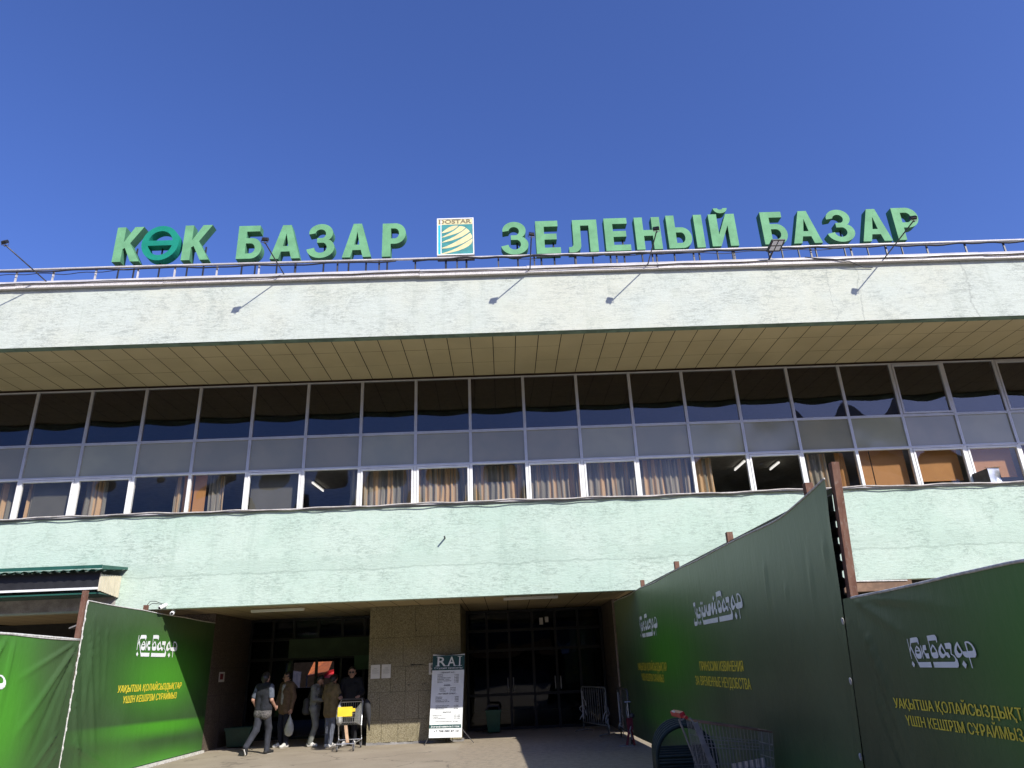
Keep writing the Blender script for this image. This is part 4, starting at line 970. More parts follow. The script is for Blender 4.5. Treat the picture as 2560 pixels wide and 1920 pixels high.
for k, (xa, xb, za, zb) in enumerate(((1.00,1.11,2.74,2.93),(1.17,1.27,2.80,2.95))):
    o = thing('sticker', ['taller pale paper sticker on the dark glass above the right doors','smaller pale paper sticker on the dark glass above the right doors'][k], 'sticker', ((xa+xb)/2, 4.69, za), 'stickers above the right doors')
    MB().box(xa, xb, 4.675, 4.68, za, zb).build('sheet', M['paper'], o)
for xh in (.02, .18, 1.37, 1.53): MB().tube([(xh,4.64,1.0),(xh,4.61,1.02),(xh,4.61,1.32),(xh,4.64,1.34)], .014, 8).build('door_handle', M['galv'], s2)
notice(-1.95, -1.76, 1.53, 1.80, 'white paper notice half hidden behind the tall menu banner', False)
o = thing('poster', 'small faded red and white poster on the dark brown side pier', 'poster', (-7.41, 2.75, 1.57))
MB().box(-7.417,-7.412,2.58,2.96,1.56,1.80).build('sheet', M['paper'], o); MB().box(-7.4115,-7.410,2.64,2.86,1.62,1.76).build('print', M['redwhite'], o)
bd = thing('timber_board', 'brown timber board under the green wall band behind the right hoarding', 'board', (7,-1.2,2.8))
MB().obox((7.3,-1.2,2.95),(1.6,0,.02),(0,.12,0),(0,0,.10)).build('board', M['wood'], bd); MB().tube([(5.6,-1.33,3.06),(7.2,-1.34,3.08),(8.8,-1.33,3.05)], .015, 6).build('white_wire', M['hem'], bd)

# ------------------------------------------------------------------ menu banner on a stand
rb = thing('menu_banner', 'tall white price banner with a dark green RAI header on a thin folding stand', 'banner stand', (-1.5,1.6,0))
Pb = [Vector((-1.905,1.505,.14)), Vector((-1.125,1.505,.125)), Vector((-1.035,1.72,1.985)), Vector((-1.825,1.72,1.995))]
def RP(u, v, e=0.0):
    p = Pb[0].lerp(Pb[1], u).lerp(Pb[3].lerp(Pb[2], u), v); cu_ = .012*math.sin(u*math.pi)*1.0
    return (p.x, p.y + cu_ - e, p.z + .1*e - (.03*math.sin(u*math.pi) if v > .985 else 0))
nu, nv = 12, 30; V = [RP(i/nu, j/nv) for j in range(nv+1) for i in range(nu+1)]
sh = MB().add(V, [(j*(nu+1)+i, j*(nu+1)+i+1, (j+1)*(nu+1)+i+1, (j+1)*(nu+1)+i) for j in range(nv) for i in range(nu)]).build('sheet', M['print_white'], rb, True)
def rp_quad(u0, u1, v0, v1, mat, name, e=.004):
    V = [RP(u0+(u1-u0)*i/8, v0+(v1-v0)*j/4, e) for j in range(5) for i in range(9)]
    return MB().add(V, [(j*9+i, j*9+i+1, (j+1)*9+i+1, (j+1)*9+i) for j in range(4) for i in range(8)]).build(name, mat, sh)
rp_quad(.0, 1.0, .80, .982, M['sign_green'], 'header'); rp_quad(.0, .97, .108, .150, M['sign_green'], 'footer_band')
def rp_text(body, u0, u1, v0, v1, mat, off=.0, e=.0075):
    T, Fc = text_mesh(body, u0, u1, v0, v1, off); return [RP(x, z, e) for x, z in T], Fc
hd = MB()
for body, u0, u1 in (('R',.15,.42),('A',.47,.72),('I',.83,.87)):
    T, Fc = rp_text(body, u0, u1, .850, .968, None, .012); hd.add(T, Fc)
for u0, u1, v in ((.10,.24,.850),(.12,.22,.963),(.38,.46,.850),(.44,.53,.850),(.66,.76,.850),(.78,.92,.850),(.78,.92,.963)):
    hd.add([RP(u0,v,.0078),RP(u1,v,.0078),RP(u1,v+.006,.0078),RP(u0,v+.006,.0078)], [(0,1,2,3)])
T, Fc = rp_text('Студия красоты', .06, .94, .816, .838, None, .004); hd.add(T, Fc)
hd.build('header_lettering', M['print_white'], sh)
ft = MB(); T, Fc = rp_text('Зеленый павильон 2 этаж', .05, .92, .118, .138, None, .018); ft.add(T, Fc); ft.build('footer_lettering', M['print_white'], sh)
bl = MB()
def row(txt, u0, u1, v, h, off=.01): 
    T, Fc = rp_text(txt, u0, u1, v, v+h, None, off); bl.add(T, Fc)
row('- ЖЕНСКИЙ ЗАЛ -', .26, .72, .762, .016, .02)
for k, (a, wa, p_) in enumerate((('Стрижка',.17,'от 2000'),('Укладка',.17,'от 3000'),('Окрашивание (корни)',.42,'6000'),('Окрашивание + стрижка',.38,'от 8000'),('Сложное окрашивание',.44,'от 20000'),('Прическа',.17,'от 5000'))):
    row(a, .17, .17+wa, .738-.0185*k, .010); row(p_, .70, .84, .738-.0185*k, .010)
row('- BARBER -', .36, .62, .607, .016, .02)
for k, (a, wa, p_) in enumerate((('Стрижка',.18,'3000'),('Борода',.14,'1500-2000'),('Комплекс',.2,'от 2500'))):
    row(a, .26, .26+wa, .577-.0185*k, .010); row(p_, .58, .76, .577-.0185*k, .010)
row('- НОГТЕВОЙ СЕРВИС -', .20, .80, .505, .016, .02)
for k, (a, wa, p_) in enumerate((('Маникюр',.2,'2000'),('Педикюр',.19,'3000'),('Покрытие гель-лак',.36,'2500'),('Наращивание ногтей',.42,'от 5000'))):
    row(a, .15, .15+wa, .470-.0185*k, .010, .016); row(p_, .74, .86, .470-.0185*k, .010, .016)
for k, (a, wa, p_) in enumerate((('Наращивание ресниц',.42,'от 7000'),('Ламинирование',.36,'5000'),('Оформление',.26,'1500-2000'))):
    row(a, .16, .16+wa, .366-.0185*k, .010); row(p_, .72, .86, .366-.0185*k, .010)
row('- МАССАЖ -', .36, .68, .286, .016, .016)
for k, (a, wa, p_) in enumerate((('Общий массаж',.28,'60 мин'),('Медовый',.18,'60 мин'),('Антицеллюлитный',.40,'90 мин'))):
    row(a, .08, .08+wa, .254-.0185*k, .010); row(p_, .74, .93, .254-.0185*k, .010)
row('МАССАЖНОЕ КРЕСЛО  30 мин', .15, .86, .180, .011)
row('+7 708 080 87 10', .14, .90, .064, .023, .012)
bl.build('price_lettering', M['ink'], sh)
for pl_ in (((-1.99,1.36,0),(-1.93,1.535,.13),(-1.50,1.66,.62)),((-.83,1.41,0),(-1.05,1.56,.22),(-1.42,1.66,.62)),((-1.53,1.90,0),(-1.47,1.66,.62)),((-1.36,1.88,0),(-1.45,1.66,.62)),((-1.46,1.66,.6),(-1.83,1.735,1.99)),((-1.46,1.66,.6),(-1.04,1.735,1.98))):
    MB().tube(pl_, .009, 6).build('stand_leg', M['dark_steel'], rb)

# ------------------------------------------------------------------ crowd barriers
def barrier(a, b_, label, tall=1.07, mat=None, nb=11, feet=True, fl_=.25):
    a, b_ = Vector((*a, 0)), Vector((*b_, 0)); d = (b_-a).normalized(); nn_ = Vector((-d.y, d.x, 0)); Lb = (b_-a).length
    o = thing('crowd_barrier', label, 'barrier', (a+b_)/2, 'crowd barriers at the right of the entrance'); mat = mat or M['barrier_grey']
    up = lambda p, z: p + Vector((0,0,z))
    fr = MB().tube([up(a,.03), up(a,tall-.08), up(a+d*.02,tall-.03), up(a+d*.08,tall), up(b_-d*.08,tall), up(b_-d*.02,tall-.03), up(b_,tall-.08), up(b_,.03)], .019, 8)
    fr.tube([up(a,.22), up(b_,.22)], .016, 8); fr.build('frame', mat, o, True)
    for k in range(1, nb): MB().tube([up(a+d*Lb*k/nb,.22), up(a+d*Lb*k/nb,tall)], .0075, 6).build('bar', mat, o)
    if feet:
        for p in (a, b_): MB().tube([p+nn_*fl_+Vector((0,0,.012)), p+nn_*fl_*.6+Vector((0,0,.045)), p-nn_*fl_*.6+Vector((0,0,.045)), p-nn_*fl_+Vector((0,0,.012))], .016, 8).build('foot', mat, o, True)
    tp = MB(); q = random.Random(len(label))
    for p in (a+d*.02, b_-d*.02):
        for k in range(6):
            z = q.uniform(.35, tall-.1); w = q.uniform(.02,.05); pts = [up(p, z)]
            for s in range(4): pts.append(pts[-1] + Vector((q.uniform(-.05,.05), q.uniform(-.04,.04), -q.uniform(.03,.09))))
            tp.tube(pts, [.012, .016, .010, .014, .005], 5)
        tp.tube([up(p, tall*.9), up(p, .3)], .0205, 7)
    tp.build('torn_tape', M['tape'], o)
barrier((1.95,3.15), (2.39,1.63), 'grey crowd barrier with flat feet standing nearer the dark doors')
barrier((2.60,1.0), (2.58,-.60), 'dark crowd barrier with torn white tape beside the right hoarding', 1.08, M['dark_steel'], 9, False)
rs = thing('tool_stand', 'red folded metal stand with a grey foot plate in front of the taped barrier', 'stand', (2.5,-.68,0))
MB().box(2.30,2.58,-.76,-.60,0,.022).build('foot_plate', M['galv'], rs)
MB().tube([(2.46,-.70,.02),(2.52,-.69,.25),(2.60,-.66,.52)], .026, 8).tube([(2.62,-.68,.02),(2.58,-.69,.25),(2.52,-.66,.50)], .024, 8).obox((2.56,-.68,.42),(.06,0,0),(0,.04,0),(0,0,.11)).build('red_frame', M['redwhite'], rs)
MB().tube([(2.555,-.66,.45),(2.55,-.66,.85)], .011, 8).tube([(2.49,-.66,.84),(2.62,-.66,.84)], .012, 8).tube([(2.58,-.7,.12),(2.54,-.72,.3),(2.6,-.7,.45)], .012, 6).build('handle', M['galv'], rs)
MB().lathe((2.62,-.66,.57), [(.03,-.05),(.055,-.02),(.055,.02),(.03,.05)], 12).build('grey_wheel', M['dark_steel'], rs)

# ------------------------------------------------------------------ bins
def bin_(c, w, d, h, mat, label, lid):
    o = thing('litter_bin', label, 'bin', c, None); c = Vector(c)
    b = MB(); lo, hi = .80, 1.0
    v = [(-w*lo,-d*lo,.03),(w*lo,-d*lo,.03),(w*lo,d*lo,.03),(-w*lo,d*lo,.03),(-w*hi,-d*hi,h),(w*hi,-d*hi,h),(w*hi,d*hi,h),(-w*hi,d*hi,h),(-w*.9,-d*.9,h),(w*.9,-d*.9,h),(w*.9,d*.9,h),(-w*.9,d*.9,h),(-w*.75,-d*.75,.08),(w*.75,-d*.75,.08),(w*.75,d*.75,.08),(-w*.75,d*.75,.08)]
    b.add([tuple(c+Vector(p)) for p in v], [(3,2,1,0),(0,1,5,4),(1,2,6,5),(2,3,7,6),(3,0,4,7),(4,5,9,8),(5,6,10,9),(6,7,11,10),(7,4,8,11),(8,9,13,12),(9,10,14,13),(10,11,15,14),(11,8,12,15),(12,13,14,15)])
    b.build('body', mat, o, bevel=.01)
    MB().box(c.x-w*1.04, c.x+w*1.04, c.y-d*1.04, c.y-d*1.0-.001, h-.05, h+.01).build('rim', mat, o)
    MB().box(c.x-w*1.04, c.x+w*1.04, c.y+d*1.0+.001, c.y+d*1.04, h-.05, h+.01).build('rim', mat, o)
    if lid: MB().tube([c+Vector((-w*.9,-d*.3,h)), c+Vector((-w*.7,0,h+.10)), c+Vector((w*.7,0,h+.10)), c+Vector((w*.9,-d*.3,h))], .035, 6).build('bag_liner', M['black_metal'], o)
    return o
bin_((-.40,3.75,0), .20, .17, .56, M['bin_green'], 'green plastic litter bin with a black liner by the dark doors', True)
bin_((-6.85,2.95,0), .33, .25, .46, pmat('dark_teal_plastic', (.004,.028,.018), .5), 'wide dark green plastic tub in the shade left of the people', False)

# ------------------------------------------------------------------ shopping carts
def cart(loc, rotz, label, handle_mat, sign=False, coat=False, brown_rim=False):
    """+x is the nose of the cart"""
    o = thing('shopping_cart', label, 'shopping cart', loc, 'shopping carts', rotz)
    w0, w1 = .27, .21; xr, xn = 0.13, .95; zr, zn = 1.00, .86; zb0, zb1 = (.40, .42) if brown_rim else (.50, .60)
    wt = .0030 if brown_rim else .0032
    lerp = lambda a, b_, t: a + (b_-a)*t
    W = lambda t: lerp(w0, w1, t); X = lambda t: lerp(xr, xn, t); ZT = lambda t: lerp(zr, zn, t); ZBt = lambda t: lerp(zb0, zb1, t)
    wr = MB()
    for s in (-1, 1):
        for k in range(21):
            t = k/20; wr.tube([(X(t)-.0, s*W(t), ZT(t)), (X(t*.94+.02)-.0+.03*(1-t), s*W(t)*.88, ZBt(t))], wt, 5)
        for q in (.28, .42, .80, .98):
            wr.tube([(X(0)+.03*q, s*lerp(W(0), W(0)*.88, q), lerp(ZT(0), ZBt(0), q)), (X(1)-.04*q, s*lerp(W(1), W(1)*.88, q), lerp(ZT(1), ZBt(1), q))], .0042, 5)
    for k in range(11):
        y = lerp(-1, 1, k/10)
        wr.tube([(X(1), y*w1, ZT(1)), (X(.96), y*w1*.88, ZBt(1)), (X(0)+.03, y*w0*.88, ZBt(0))], wt, 5)
        wr.tube([(X(0), y*w0, ZT(0)), (X(0)+.03, y*w0*.88, ZBt(0))], .003, 5)
    for q in (.0, .3, .6, .98): wr.tube([(X(1)-.035*q, -w1*lerp(1,.88,q), lerp(ZT(1),ZBt(1),q)), (X(1)-.035*q, w1*lerp(1,.88,q), lerp(ZT(1),ZBt(1),q))], .0045, 5)
    wr.build('basket', M['dull_wire'] if brown_rim else M['chrome'], o)
    rim = MB().tube([(X(0),-w0,ZT(0)),(X(1),-w1,ZT(1)),(X(1),w1,ZT(1)),(X(0),w0,ZT(0))], .009, 6, closed=True)
    rim.build('basket_rim', M['wood'] if brown_rim else M['chrome'], o)
    fm = MB()
    for s in (-1, 1):
        fm.obox((.16, s*w0*1.06, .70), (.095,0,-.30), (.028,0,.006), (0,.008,0)) if (brown_rim and s < 0) else fm.tube([(.04, s*w0, 1.0), (.2, s*w0*.98, .48)], .012, 8)
        fm.tube([(.20, s*w0*.98, .48), (.06, s*w0*.98, .18), (.90, s*w1*.9, .16)], .012, 8); (None if brown_rim else fm.tube([(.20, s*w0*.98, .48), (.78, s*w1*.9, .60)], .010, 8))
    fm.tube([(.06,-w0*.98,.18),(.06,w0*.98,.18)], .011, 8).tube([(.90,-w1*.9,.16),(.90,w1*.9,.16)], .011, 8)
    fm.tube([(.02,-w0*.9,1.05),(.06,-w0,.99),(.10,-w0,1.0)], .010, 6).tube([(.02,w0*.9,1.05),(.06,w0,.99),(.10,w0,1.0)], .010, 6)
    fm.build('frame', pmat('worn_grey_steel', (.20,.195,.18), .55, .2, 9, .2) if brown_rim else M['galv'], o)
    MB().tube([(-.02,-w0*1.0,1.055),(-.02,w0*1.0,1.055)], .018, 10).build('handle', M['dark_steel'] if sign else handle_mat, o)
    if not sign:
        MB().obox((-.03,.04,1.075), (.028,0,.012), (0,.20,0), (-.010,0,.026)).build('handle_sleeve', handle_mat, o, bevel=.006)
        MB().obox((-.06,.10,1.090), (.004,0,.0), (0,.06,0), (-.002,0,.016)).build('handle_sticker', M['paper'], o)
    for s in (-1, 1):
        for xx, ww in ((.08, w0*.95), (.86, w1*.88)):
            wh = MB().lathe((xx, s*ww, .055), [(.02,-.016),(.055,-.014),(.055,.014),(.02,.016)], 16, axis='y').build('wheel', M['dark_steel'], o, True)
            MB().obox((xx+.01, s*ww-.02, .10), (.014,0,0), (0,.003,0), (0,0,.06)).obox((xx+.01, s*ww+.02, .10), (.014,0,0), (0,.003,0), (0,0,.06)).build('castor_fork', M['galv'], wh)
    if brown_rim:
        wv = []; 
        for k in range(25):
            x = .45 + .4*k/24; wv += [(x, .012*math.sin(k*1.6)-.16, .56+.05*k/24), (x, .012*math.sin(k*1.6)-.16, .44)]
        MB().add(wv, [(2*k,2*k+1,2*k+3,2*k+2) for k in range(24)]).build('grey_insert', M['galv'], o)
    return o
c1_ = cart((1.99,-8.27,0), R_(3), 'empty wire shopping cart with a red handle beside the stacked green hoops', M['red'], brown_rim=True)
c2_ = cart((-3.78,1.62,0), R_(-86), 'wire shopping cart with a yellow plate pushed by the man in black', M['black_metal'], sign=True)
def cl(p): return Matrix.Translation(c2_.location) @ Matrix.Rotation(R_(-86), 4, 'Z') @ Vector(p)
pt = MB().obox((.99,-.02,.83),(.004,0,.0),(0,.165,0),(-.01,0,.10)).build('price_plate', M['yellow'], c2_)
MB().obox((.985,.165,.86),(.004,0,0),(0,.045,0),(0,0,.035)).build('price_plate', M['yellow'], c2_)
bag = MB(); 
def add_blob(mb, c, r, seed, n=12, mm=8, rough=.12):
    q = random.Random(seed); c = Vector(c); base = len(mb.v)
    for j in range(mm+1):
        for i in range(n):
            th_, ph_ = math.pi*j/mm, 2*math.pi*i/n; k = 1 + q.uniform(-rough, rough)
            mb.v.append((c.x+r[0]*k*math.sin(th_)*math.cos(ph_), c.y+r[1]*k*math.sin(th_)*math.sin(ph_), c.z+r[2]*k*math.cos(th_)))
    for j in range(mm):
        for i in range(n):
            i2 = (i+1) % n; mb.f.append((base+j*n+i, base+j*n+i2, base+(j+1)*n+i2, base+(j+1)*n+i)); mb.m.append(0)
    return mb
jk = MB(); pp = [cl((.15,.36,1.03)), cl((.22,.40,.95)), cl((.26,.44,.70)), cl((.24,.46,.36))]
jk.tube([pp[0], pp[0].lerp(pp[1],.5), pp[1], pp[1].lerp(pp[2],.5), pp[2], pp[3]], [.03,.06,.075,.07,.055,.012], 10); pb_ = jk.build('hanging_jacket', pmat('dark_cloth', (.022,.023,.026), .9), smooth=True); tag(pb_, 'dark jacket hanging down over the side of the cart with the yellow plate', 'jacket')
wd = MB().obox(cl((.86,.02,.36)), (.035,0,0), (0,.008,0), (-.03,0,.18)).build('wood_batten', pmat('raw_pine', (.45,.30,.19), .8)); tag(wd, 'pale wooden batten standing under the basket of the cart with the yellow plate', 'batten')
wb = add_blob(MB(), cl((.45,-.22,.72)), (.07,.2,.22), 5).build('shopping_bag', pmat('clear_plastic_bag', (.45,.46,.45), .35), smooth=True); tag(wb, 'crumpled pale plastic bag inside the cart with the yellow plate', 'bag')

# ------------------------------------------------------------------ nested green hoops
def hoop(x, y, k, label):
    o = thing('hoop_rack', label, 'rack', (x, y, 0), 'green tubular hoop racks nested against each other')
    w, h = .36, .90; pts = [(x-w, y, .02), (x-w, y, h-w*1.02)] + [(x - w*math.cos(R_(t)), y, h-w+ w*math.sin(R_(t))*1.0) for t in range(8, 176, 12)] + [(x+w, y, h-w*1.02), (x+w, y, .02)]
    MB().tube(pts, .026, 10).build('hoop', M['rack_green'], o, True)
    for q in range(7): MB().tube([(x-w, y, .14+.072*q), (x+w, y, .14+.072*q)], .017, 8).build('cross_bar', M['rack_green'], o)
for k in range(5):
    hoop(2.14+.035*k, -7.62+.24*k, k, ['nearest and lowest looking of the nested green hoops, right behind the empty cart', 'second of the nested green hoops counting from the cart', 'middle one of the five nested green hoops', 'fourth of the nested green hoops counting from the cart', 'farthest of the nested green hoops, seen above the others'][k])

# ------------------------------------------------------------------ people: smooth-union bodies meshed with surface nets
def sdf_mesh(prims, res=.011, k=.025):
    P = [(np.array(a, float), np.array(b, float), ra, rb) for a, b, ra, rb in prims]
    lo = np.min([np.minimum(a-ra, b-rb) for a, b, ra, rb in P], 0) - .05; hi = np.max([np.maximum(a+ra, b+rb) for a, b, ra, rb in P], 0) + .05
    n = np.ceil((hi-lo)/res).astype(int) + 1
    D = np.full(n, .5)
    for a, b, ra, rb in P:
        mg = max(ra, rb) + k + 3*res
        i0 = np.maximum(0, np.floor((np.minimum(a, b)-mg-lo)/res).astype(int)); i1 = np.minimum(n, np.ceil((np.maximum(a, b)+mg-lo)/res).astype(int)+1)
        ax = [lo[t] + res*np.arange(i0[t], i1[t]) for t in range(3)]
        X_, Y_, Z_ = np.meshgrid(*ax, indexing='ij'); q = np.stack([X_, Y_, Z_], -1) - a; ab = b-a; l2 = max(ab@ab, 1e-9)
        t = np.clip((q@ab)/l2, 0, 1); d = np.linalg.norm(q - t[..., None]*ab, axis=-1) - (ra + (rb-ra)*t)
        sl = tuple(slice(i0[t], i1[t]) for t in range(3)); o = D[sl]; kk = min(k, 1.2*max(ra, rb))
        h = np.maximum(kk - np.abs(o-d), 0)/kk; D[sl] = np.minimum(o, d) - h*h*kk*.25
    ins = D < 0
    c = [ins[i:n[0]-1+i, j:n[1]-1+j, l:n[2]-1+l] for i in (0,1) for j in (0,1) for l in (0,1)]
    s = sum(x.astype(int) for x in c); act = (s > 0) & (s < 8)
    idx = -np.ones(act.shape, int); cells = np.argwhere(act); idx[act] = np.arange(len(cells))
    acc = np.zeros((len(cells), 3)); cnt = np.zeros(len(cells)); cor = [(i,j,l) for i in (0,1) for j in (0,1) for l in (0,1)]
    val = {q: D[cells[:,0]+q[0], cells[:,1]+q[1], cells[:,2]+q[2]] for q in cor}
    for q in cor:
        for t in range(3):
            if q[t] == 0:
                r = list(q); r[t] = 1; r = tuple(r); A, B = val[q], val[r]; mk = (A < 0) != (B < 0)
                den = np.where(mk, A-B, 1); f = np.where(mk, A/den, 0); p = np.array(q, float)[None] + np.zeros((len(cells), 3)); p[:, t] = f
                acc[mk] += p[mk]; cnt[mk] += 1
    vs_ = (cells + acc/np.maximum(cnt, 1)[:, None])*res + lo
    faces = []
    for t in range(3):
        u, w = (t+1) % 3, (t+2) % 3
        sl0 = [slice(1, -1)]*3; sl1 = [slice(1, -1)]*3; sl0[t] = slice(0, n[t]-1); sl1[t] = slice(1, n[t])
        a, b = ins[tuple(sl0)], ins[tuple(sl1)]
        e = np.argwhere(a != b); off = np.ones(3, int); off[t] = 0; e = e + off
        def cid(du, dw):
            g = e.copy(); g[:, u] -= du; g[:, w] -= dw; return idx[g[:,0], g[:,1], g[:,2]]
        q = np.stack([cid(0,0), cid(1,0), cid(1,1), cid(0,1)], 1); sg = ins[tuple(e.T)]
        q[~sg] = q[~sg][:, ::-1]; faces.append(q)
    F = np.concatenate(faces); F = F[(F >= 0).all(1)]
    return [tuple(v) for v in vs_], [tuple(int(i) for i in f) for f in F]
SKIN = pmat('skin', (.36, .20, .14), .55, .06, 30)
HAIR = pmat('black_hair', (.010, .009, .008), .45, .2, 40)
def cloth(name, col, **kw): return pmat(name, col, .9, kw.pop('var', .16), kw.pop('scale', 12), 0, .8, 11, .035, **kw)
def person(label, loc, rotz, J, top, trousers, shoes, sole=None, hair='short', under=None, glasses=False, scale=1.0, cuts=None, headrot=(0,0,0), coat_len=None, sleeve='long', group='people at the entrance'):
    """J: joint overrides; the figure faces -y before rotz"""
    o = thing('person', label, 'person', loc, group, rotz)
    D = dict(hipL=(-.09,0,.92), hipR=(.09,0,.92), kneeL=(-.095,-.02,.50), kneeR=(.095,-.02,.50), ankL=(-.095,.02,.085), ankR=(.095,.02,.085), toeL=(-.11,-.15,.035), toeR=(.11,-.15,.035),
             waist=(0,0,1.04), chest=(0,-.005,1.28), shL=(-.185,.01,1.42), shR=(.185,.01,1.42), elL=(-.235,.03,1.13), elR=(.235,.03,1.13), wrL=(-.25,-.04,.89), wrR=(.25,-.04,.89),
             neck=(0,.005,1.47), head=(0,-.01,1.60), hdL=(0,-.15,-1), hdR=(0,-.15,-1), pnL=(1,0,0), pnR=(-1,0,0)); D.update(J)
    V3 = {k_: Vector(v) for k_, v in D.items()}
    S = lambda prims: [(tuple(Vector(a)*scale), tuple(Vector(b)*scale), ra*scale, rb*scale) for a, b, ra, rb in prims]
    HM = Matrix.Rotation(R_(headrot[2]),4,'Z') @ Matrix.Rotation(R_(headrot[0]),4,'X') @ Matrix.Rotation(R_(headrot[1]),4,'Y')
    hp = lambda x, y, z: tuple(V3['head'] + (HM @ Vector((x,y,z)))) 
    W, C = V3['waist'], V3['chest']; side = (V3['shR']-V3['shL']).normalized()
    torso = lambda e: [(tuple(W-side*.07), tuple(C-side*.085), .095+e, .105+e), (tuple(W+side*.07), tuple(C+side*.085), .095+e, .105+e), (tuple(V3['shL']*.92+V3['shR']*.08), tuple(V3['shR']*.92+V3['shL']*.08), .060+e, .060+e), (tuple(C), tuple(V3['neck']), .11+e, .055+e)]
    legs = lambda e, lo=0: [(tuple(V3['hip'+s]), tuple(V3['knee'+s]), .088+e, .060+e) for s in 'LR'] + [(tuple(V3['knee'+s]), tuple(V3['ank'+s]), .060+e, .040+e+lo) for s in 'LR'] + [(tuple(V3['hipL']), tuple(V3['hipR']), .10+e, .10+e), (tuple((V3['hipL']+V3['hipR'])/2), tuple(W), .11+e, .10+e)]
    arms = lambda e: [(tuple(V3['sh'+s]), tuple(V3['el'+s]), .052+e, .040+e) for s in 'LR'] + [(tuple(V3['el'+s]), tuple(V3['wr'+s]), .040+e, .028+e) for s in 'LR']
    body = torso(-.012) + legs(-.012) + arms(0)
    body += [(tuple(V3['neck']), hp(0,.01,-.05), .052, .050), (hp(0,.012,.0), hp(0,.0,.045), .083, .088), (hp(0,-.012,-.045), hp(0,-.03,-.085), .062, .042), (hp(0,-.085,.012), hp(0,-.104,-.022), .012, .017), (hp(-.085,.012,.0), hp(-.088,.015,-.03), .016, .011), (hp(.085,.012,.0), hp(.088,.015,-.03), .016, .011), (hp(-.03,-.082,.028), hp(.03,-.082,.028), .012, .012), (hp(-.022,-.072,-.058), hp(.022,-.072,-.058), .013, .013)]
    for s, sg in (('L', -1), ('R', 1)):
        d = V3['hd'+s].normalized(); pn = V3['pn'+s]; pn = (pn - d*pn.dot(d)).normalized(); sd_ = d.cross(pn); w = V3['wr'+s]
        pe = w + d*.085
        for q in (-.022, 0, .022): body.append((tuple(w + sd_*q*.6 + d*.02), tuple(pe + sd_*q), .017, .014))
        for fi, q in enumerate((-.030, -.010, .010, .030)):
            l = (.062, .074, .070, .054)[fi]; b0 = pe + sd_*q; b1 = b0 + (d*.82 + pn*.5).normalized()*l*.55; b2 = b1 + (d*.35 + pn*.94).normalized()*l*.5
            body += [(tuple(b0), tuple(b1), .0095, .0088), (tuple(b1), tuple(b2), .0088, .0072)]
        tb = w + d*.03 + sd_*(-.03); body += [(tuple(tb), tuple(tb + d*.035 - sd_*.028 + pn*.012), .012, .010), (tuple(tb + d*.035 - sd_*.028 + pn*.012), tuple(tb + d*.066 - sd_*.030 + pn*.022), .010, .008)]
    def mk(name, prims, mat, res=.011, k=.03, parent=o):
        V, Fc = sdf_mesh(S(prims), res, k); mb = MB().add(V, Fc); return mb.build(name, mat, parent, True)
    mk('body', body, SKIN, .0085, .022)
    ey = MB()
    for x in (-.032, .032): ey.lathe(Vector(hp(x,-.083,.008))*scale, [(.002,-.008),(.010,-.004),(.010,.004),(.002,.008)], 8)
    ey.build('eyes', M['ink'], o)
    mk('trousers', legs(.014, cuts.get('flare', .008) if cuts else .008), trousers, .011, .03)
    e = .024; tp = torso(e)
    if coat_len: tp += [(tuple(W-side*.06), tuple((V3['hipL']+Vector((0,0,.92-coat_len-.92+.0)))*1), .11+e, .115+e), (tuple(W+side*.06), tuple(V3['hipR']+Vector((0,0,-coat_len))), .11+e, .115+e)] if False else [(tuple(W-side*.07), tuple(V3['hipL']*.9+V3['hipR']*.1+Vector((0,0,-coat_len))), .105+e, .122+e), (tuple(W+side*.07), tuple(V3['hipR']*.9+V3['hipL']*.1+Vector((0,0,-coat_len))), .105+e, .122+e)]
    if sleeve == 'long':
        for s in 'LR': tp += [(tuple(V3['sh'+s]), tuple(V3['el'+s]), .060+e*.6, .050+e*.5), (tuple(V3['el'+s]), tuple(V3['wr'+s].lerp(V3['el'+s], .06)), .050+e*.5, .038+e*.35)]
    to = mk('top', tp, top, .011, .035)
    if sleeve == 'short':
        mk('sleeves', [(tuple(V3['sh'+s]), tuple(V3['el'+s].lerp(V3['sh'+s], .25)), .070, .062) for s in 'LR'], under, .010, .02)
    if under and sleeve == 'long':
        f = HM @ Vector((0,-1,0)); fw = Vector((-side.y, side.x, 0)) * -1 if False else side.cross(Vector((0,0,1)))
        fw = -fw if fw.y > 0 and False else fw
        mk('shirt', [(tuple(C + fw*.075 + Vector((0,0,.12))), tuple(W + fw*.085 + Vector((0,0,-.02))), .060, .065), (tuple(V3['neck']), tuple(C + fw*.06 + Vector((0,0,.12))), .062, .05)], under, .010, .02)
    for s in 'LR':
        a, t_ = V3['ank'+s], V3['toe'+s]; hl = a + (a-t_).normalized()*.03; hl.z = max(.038, a.z-.045)
        shp = [(tuple(a), tuple(hl), .046, .042), (tuple(hl), tuple(t_), .043, .034), (tuple(a), tuple(a.lerp(t_, .5)), .044, .042)]
        so = mk('shoe', shp, shoes, .008, .02)
        if sole:
            dn = (hl - a).normalized() if False else Vector((0,0,-1)); dr = (t_-hl).normalized(); dn = (dn - dr*dn.dot(dr)).normalized()
            mk('sole', [(tuple(hl + dn*.034), tuple(t_ + dn*.026), .022, .019)], sole, .007, .01, so)
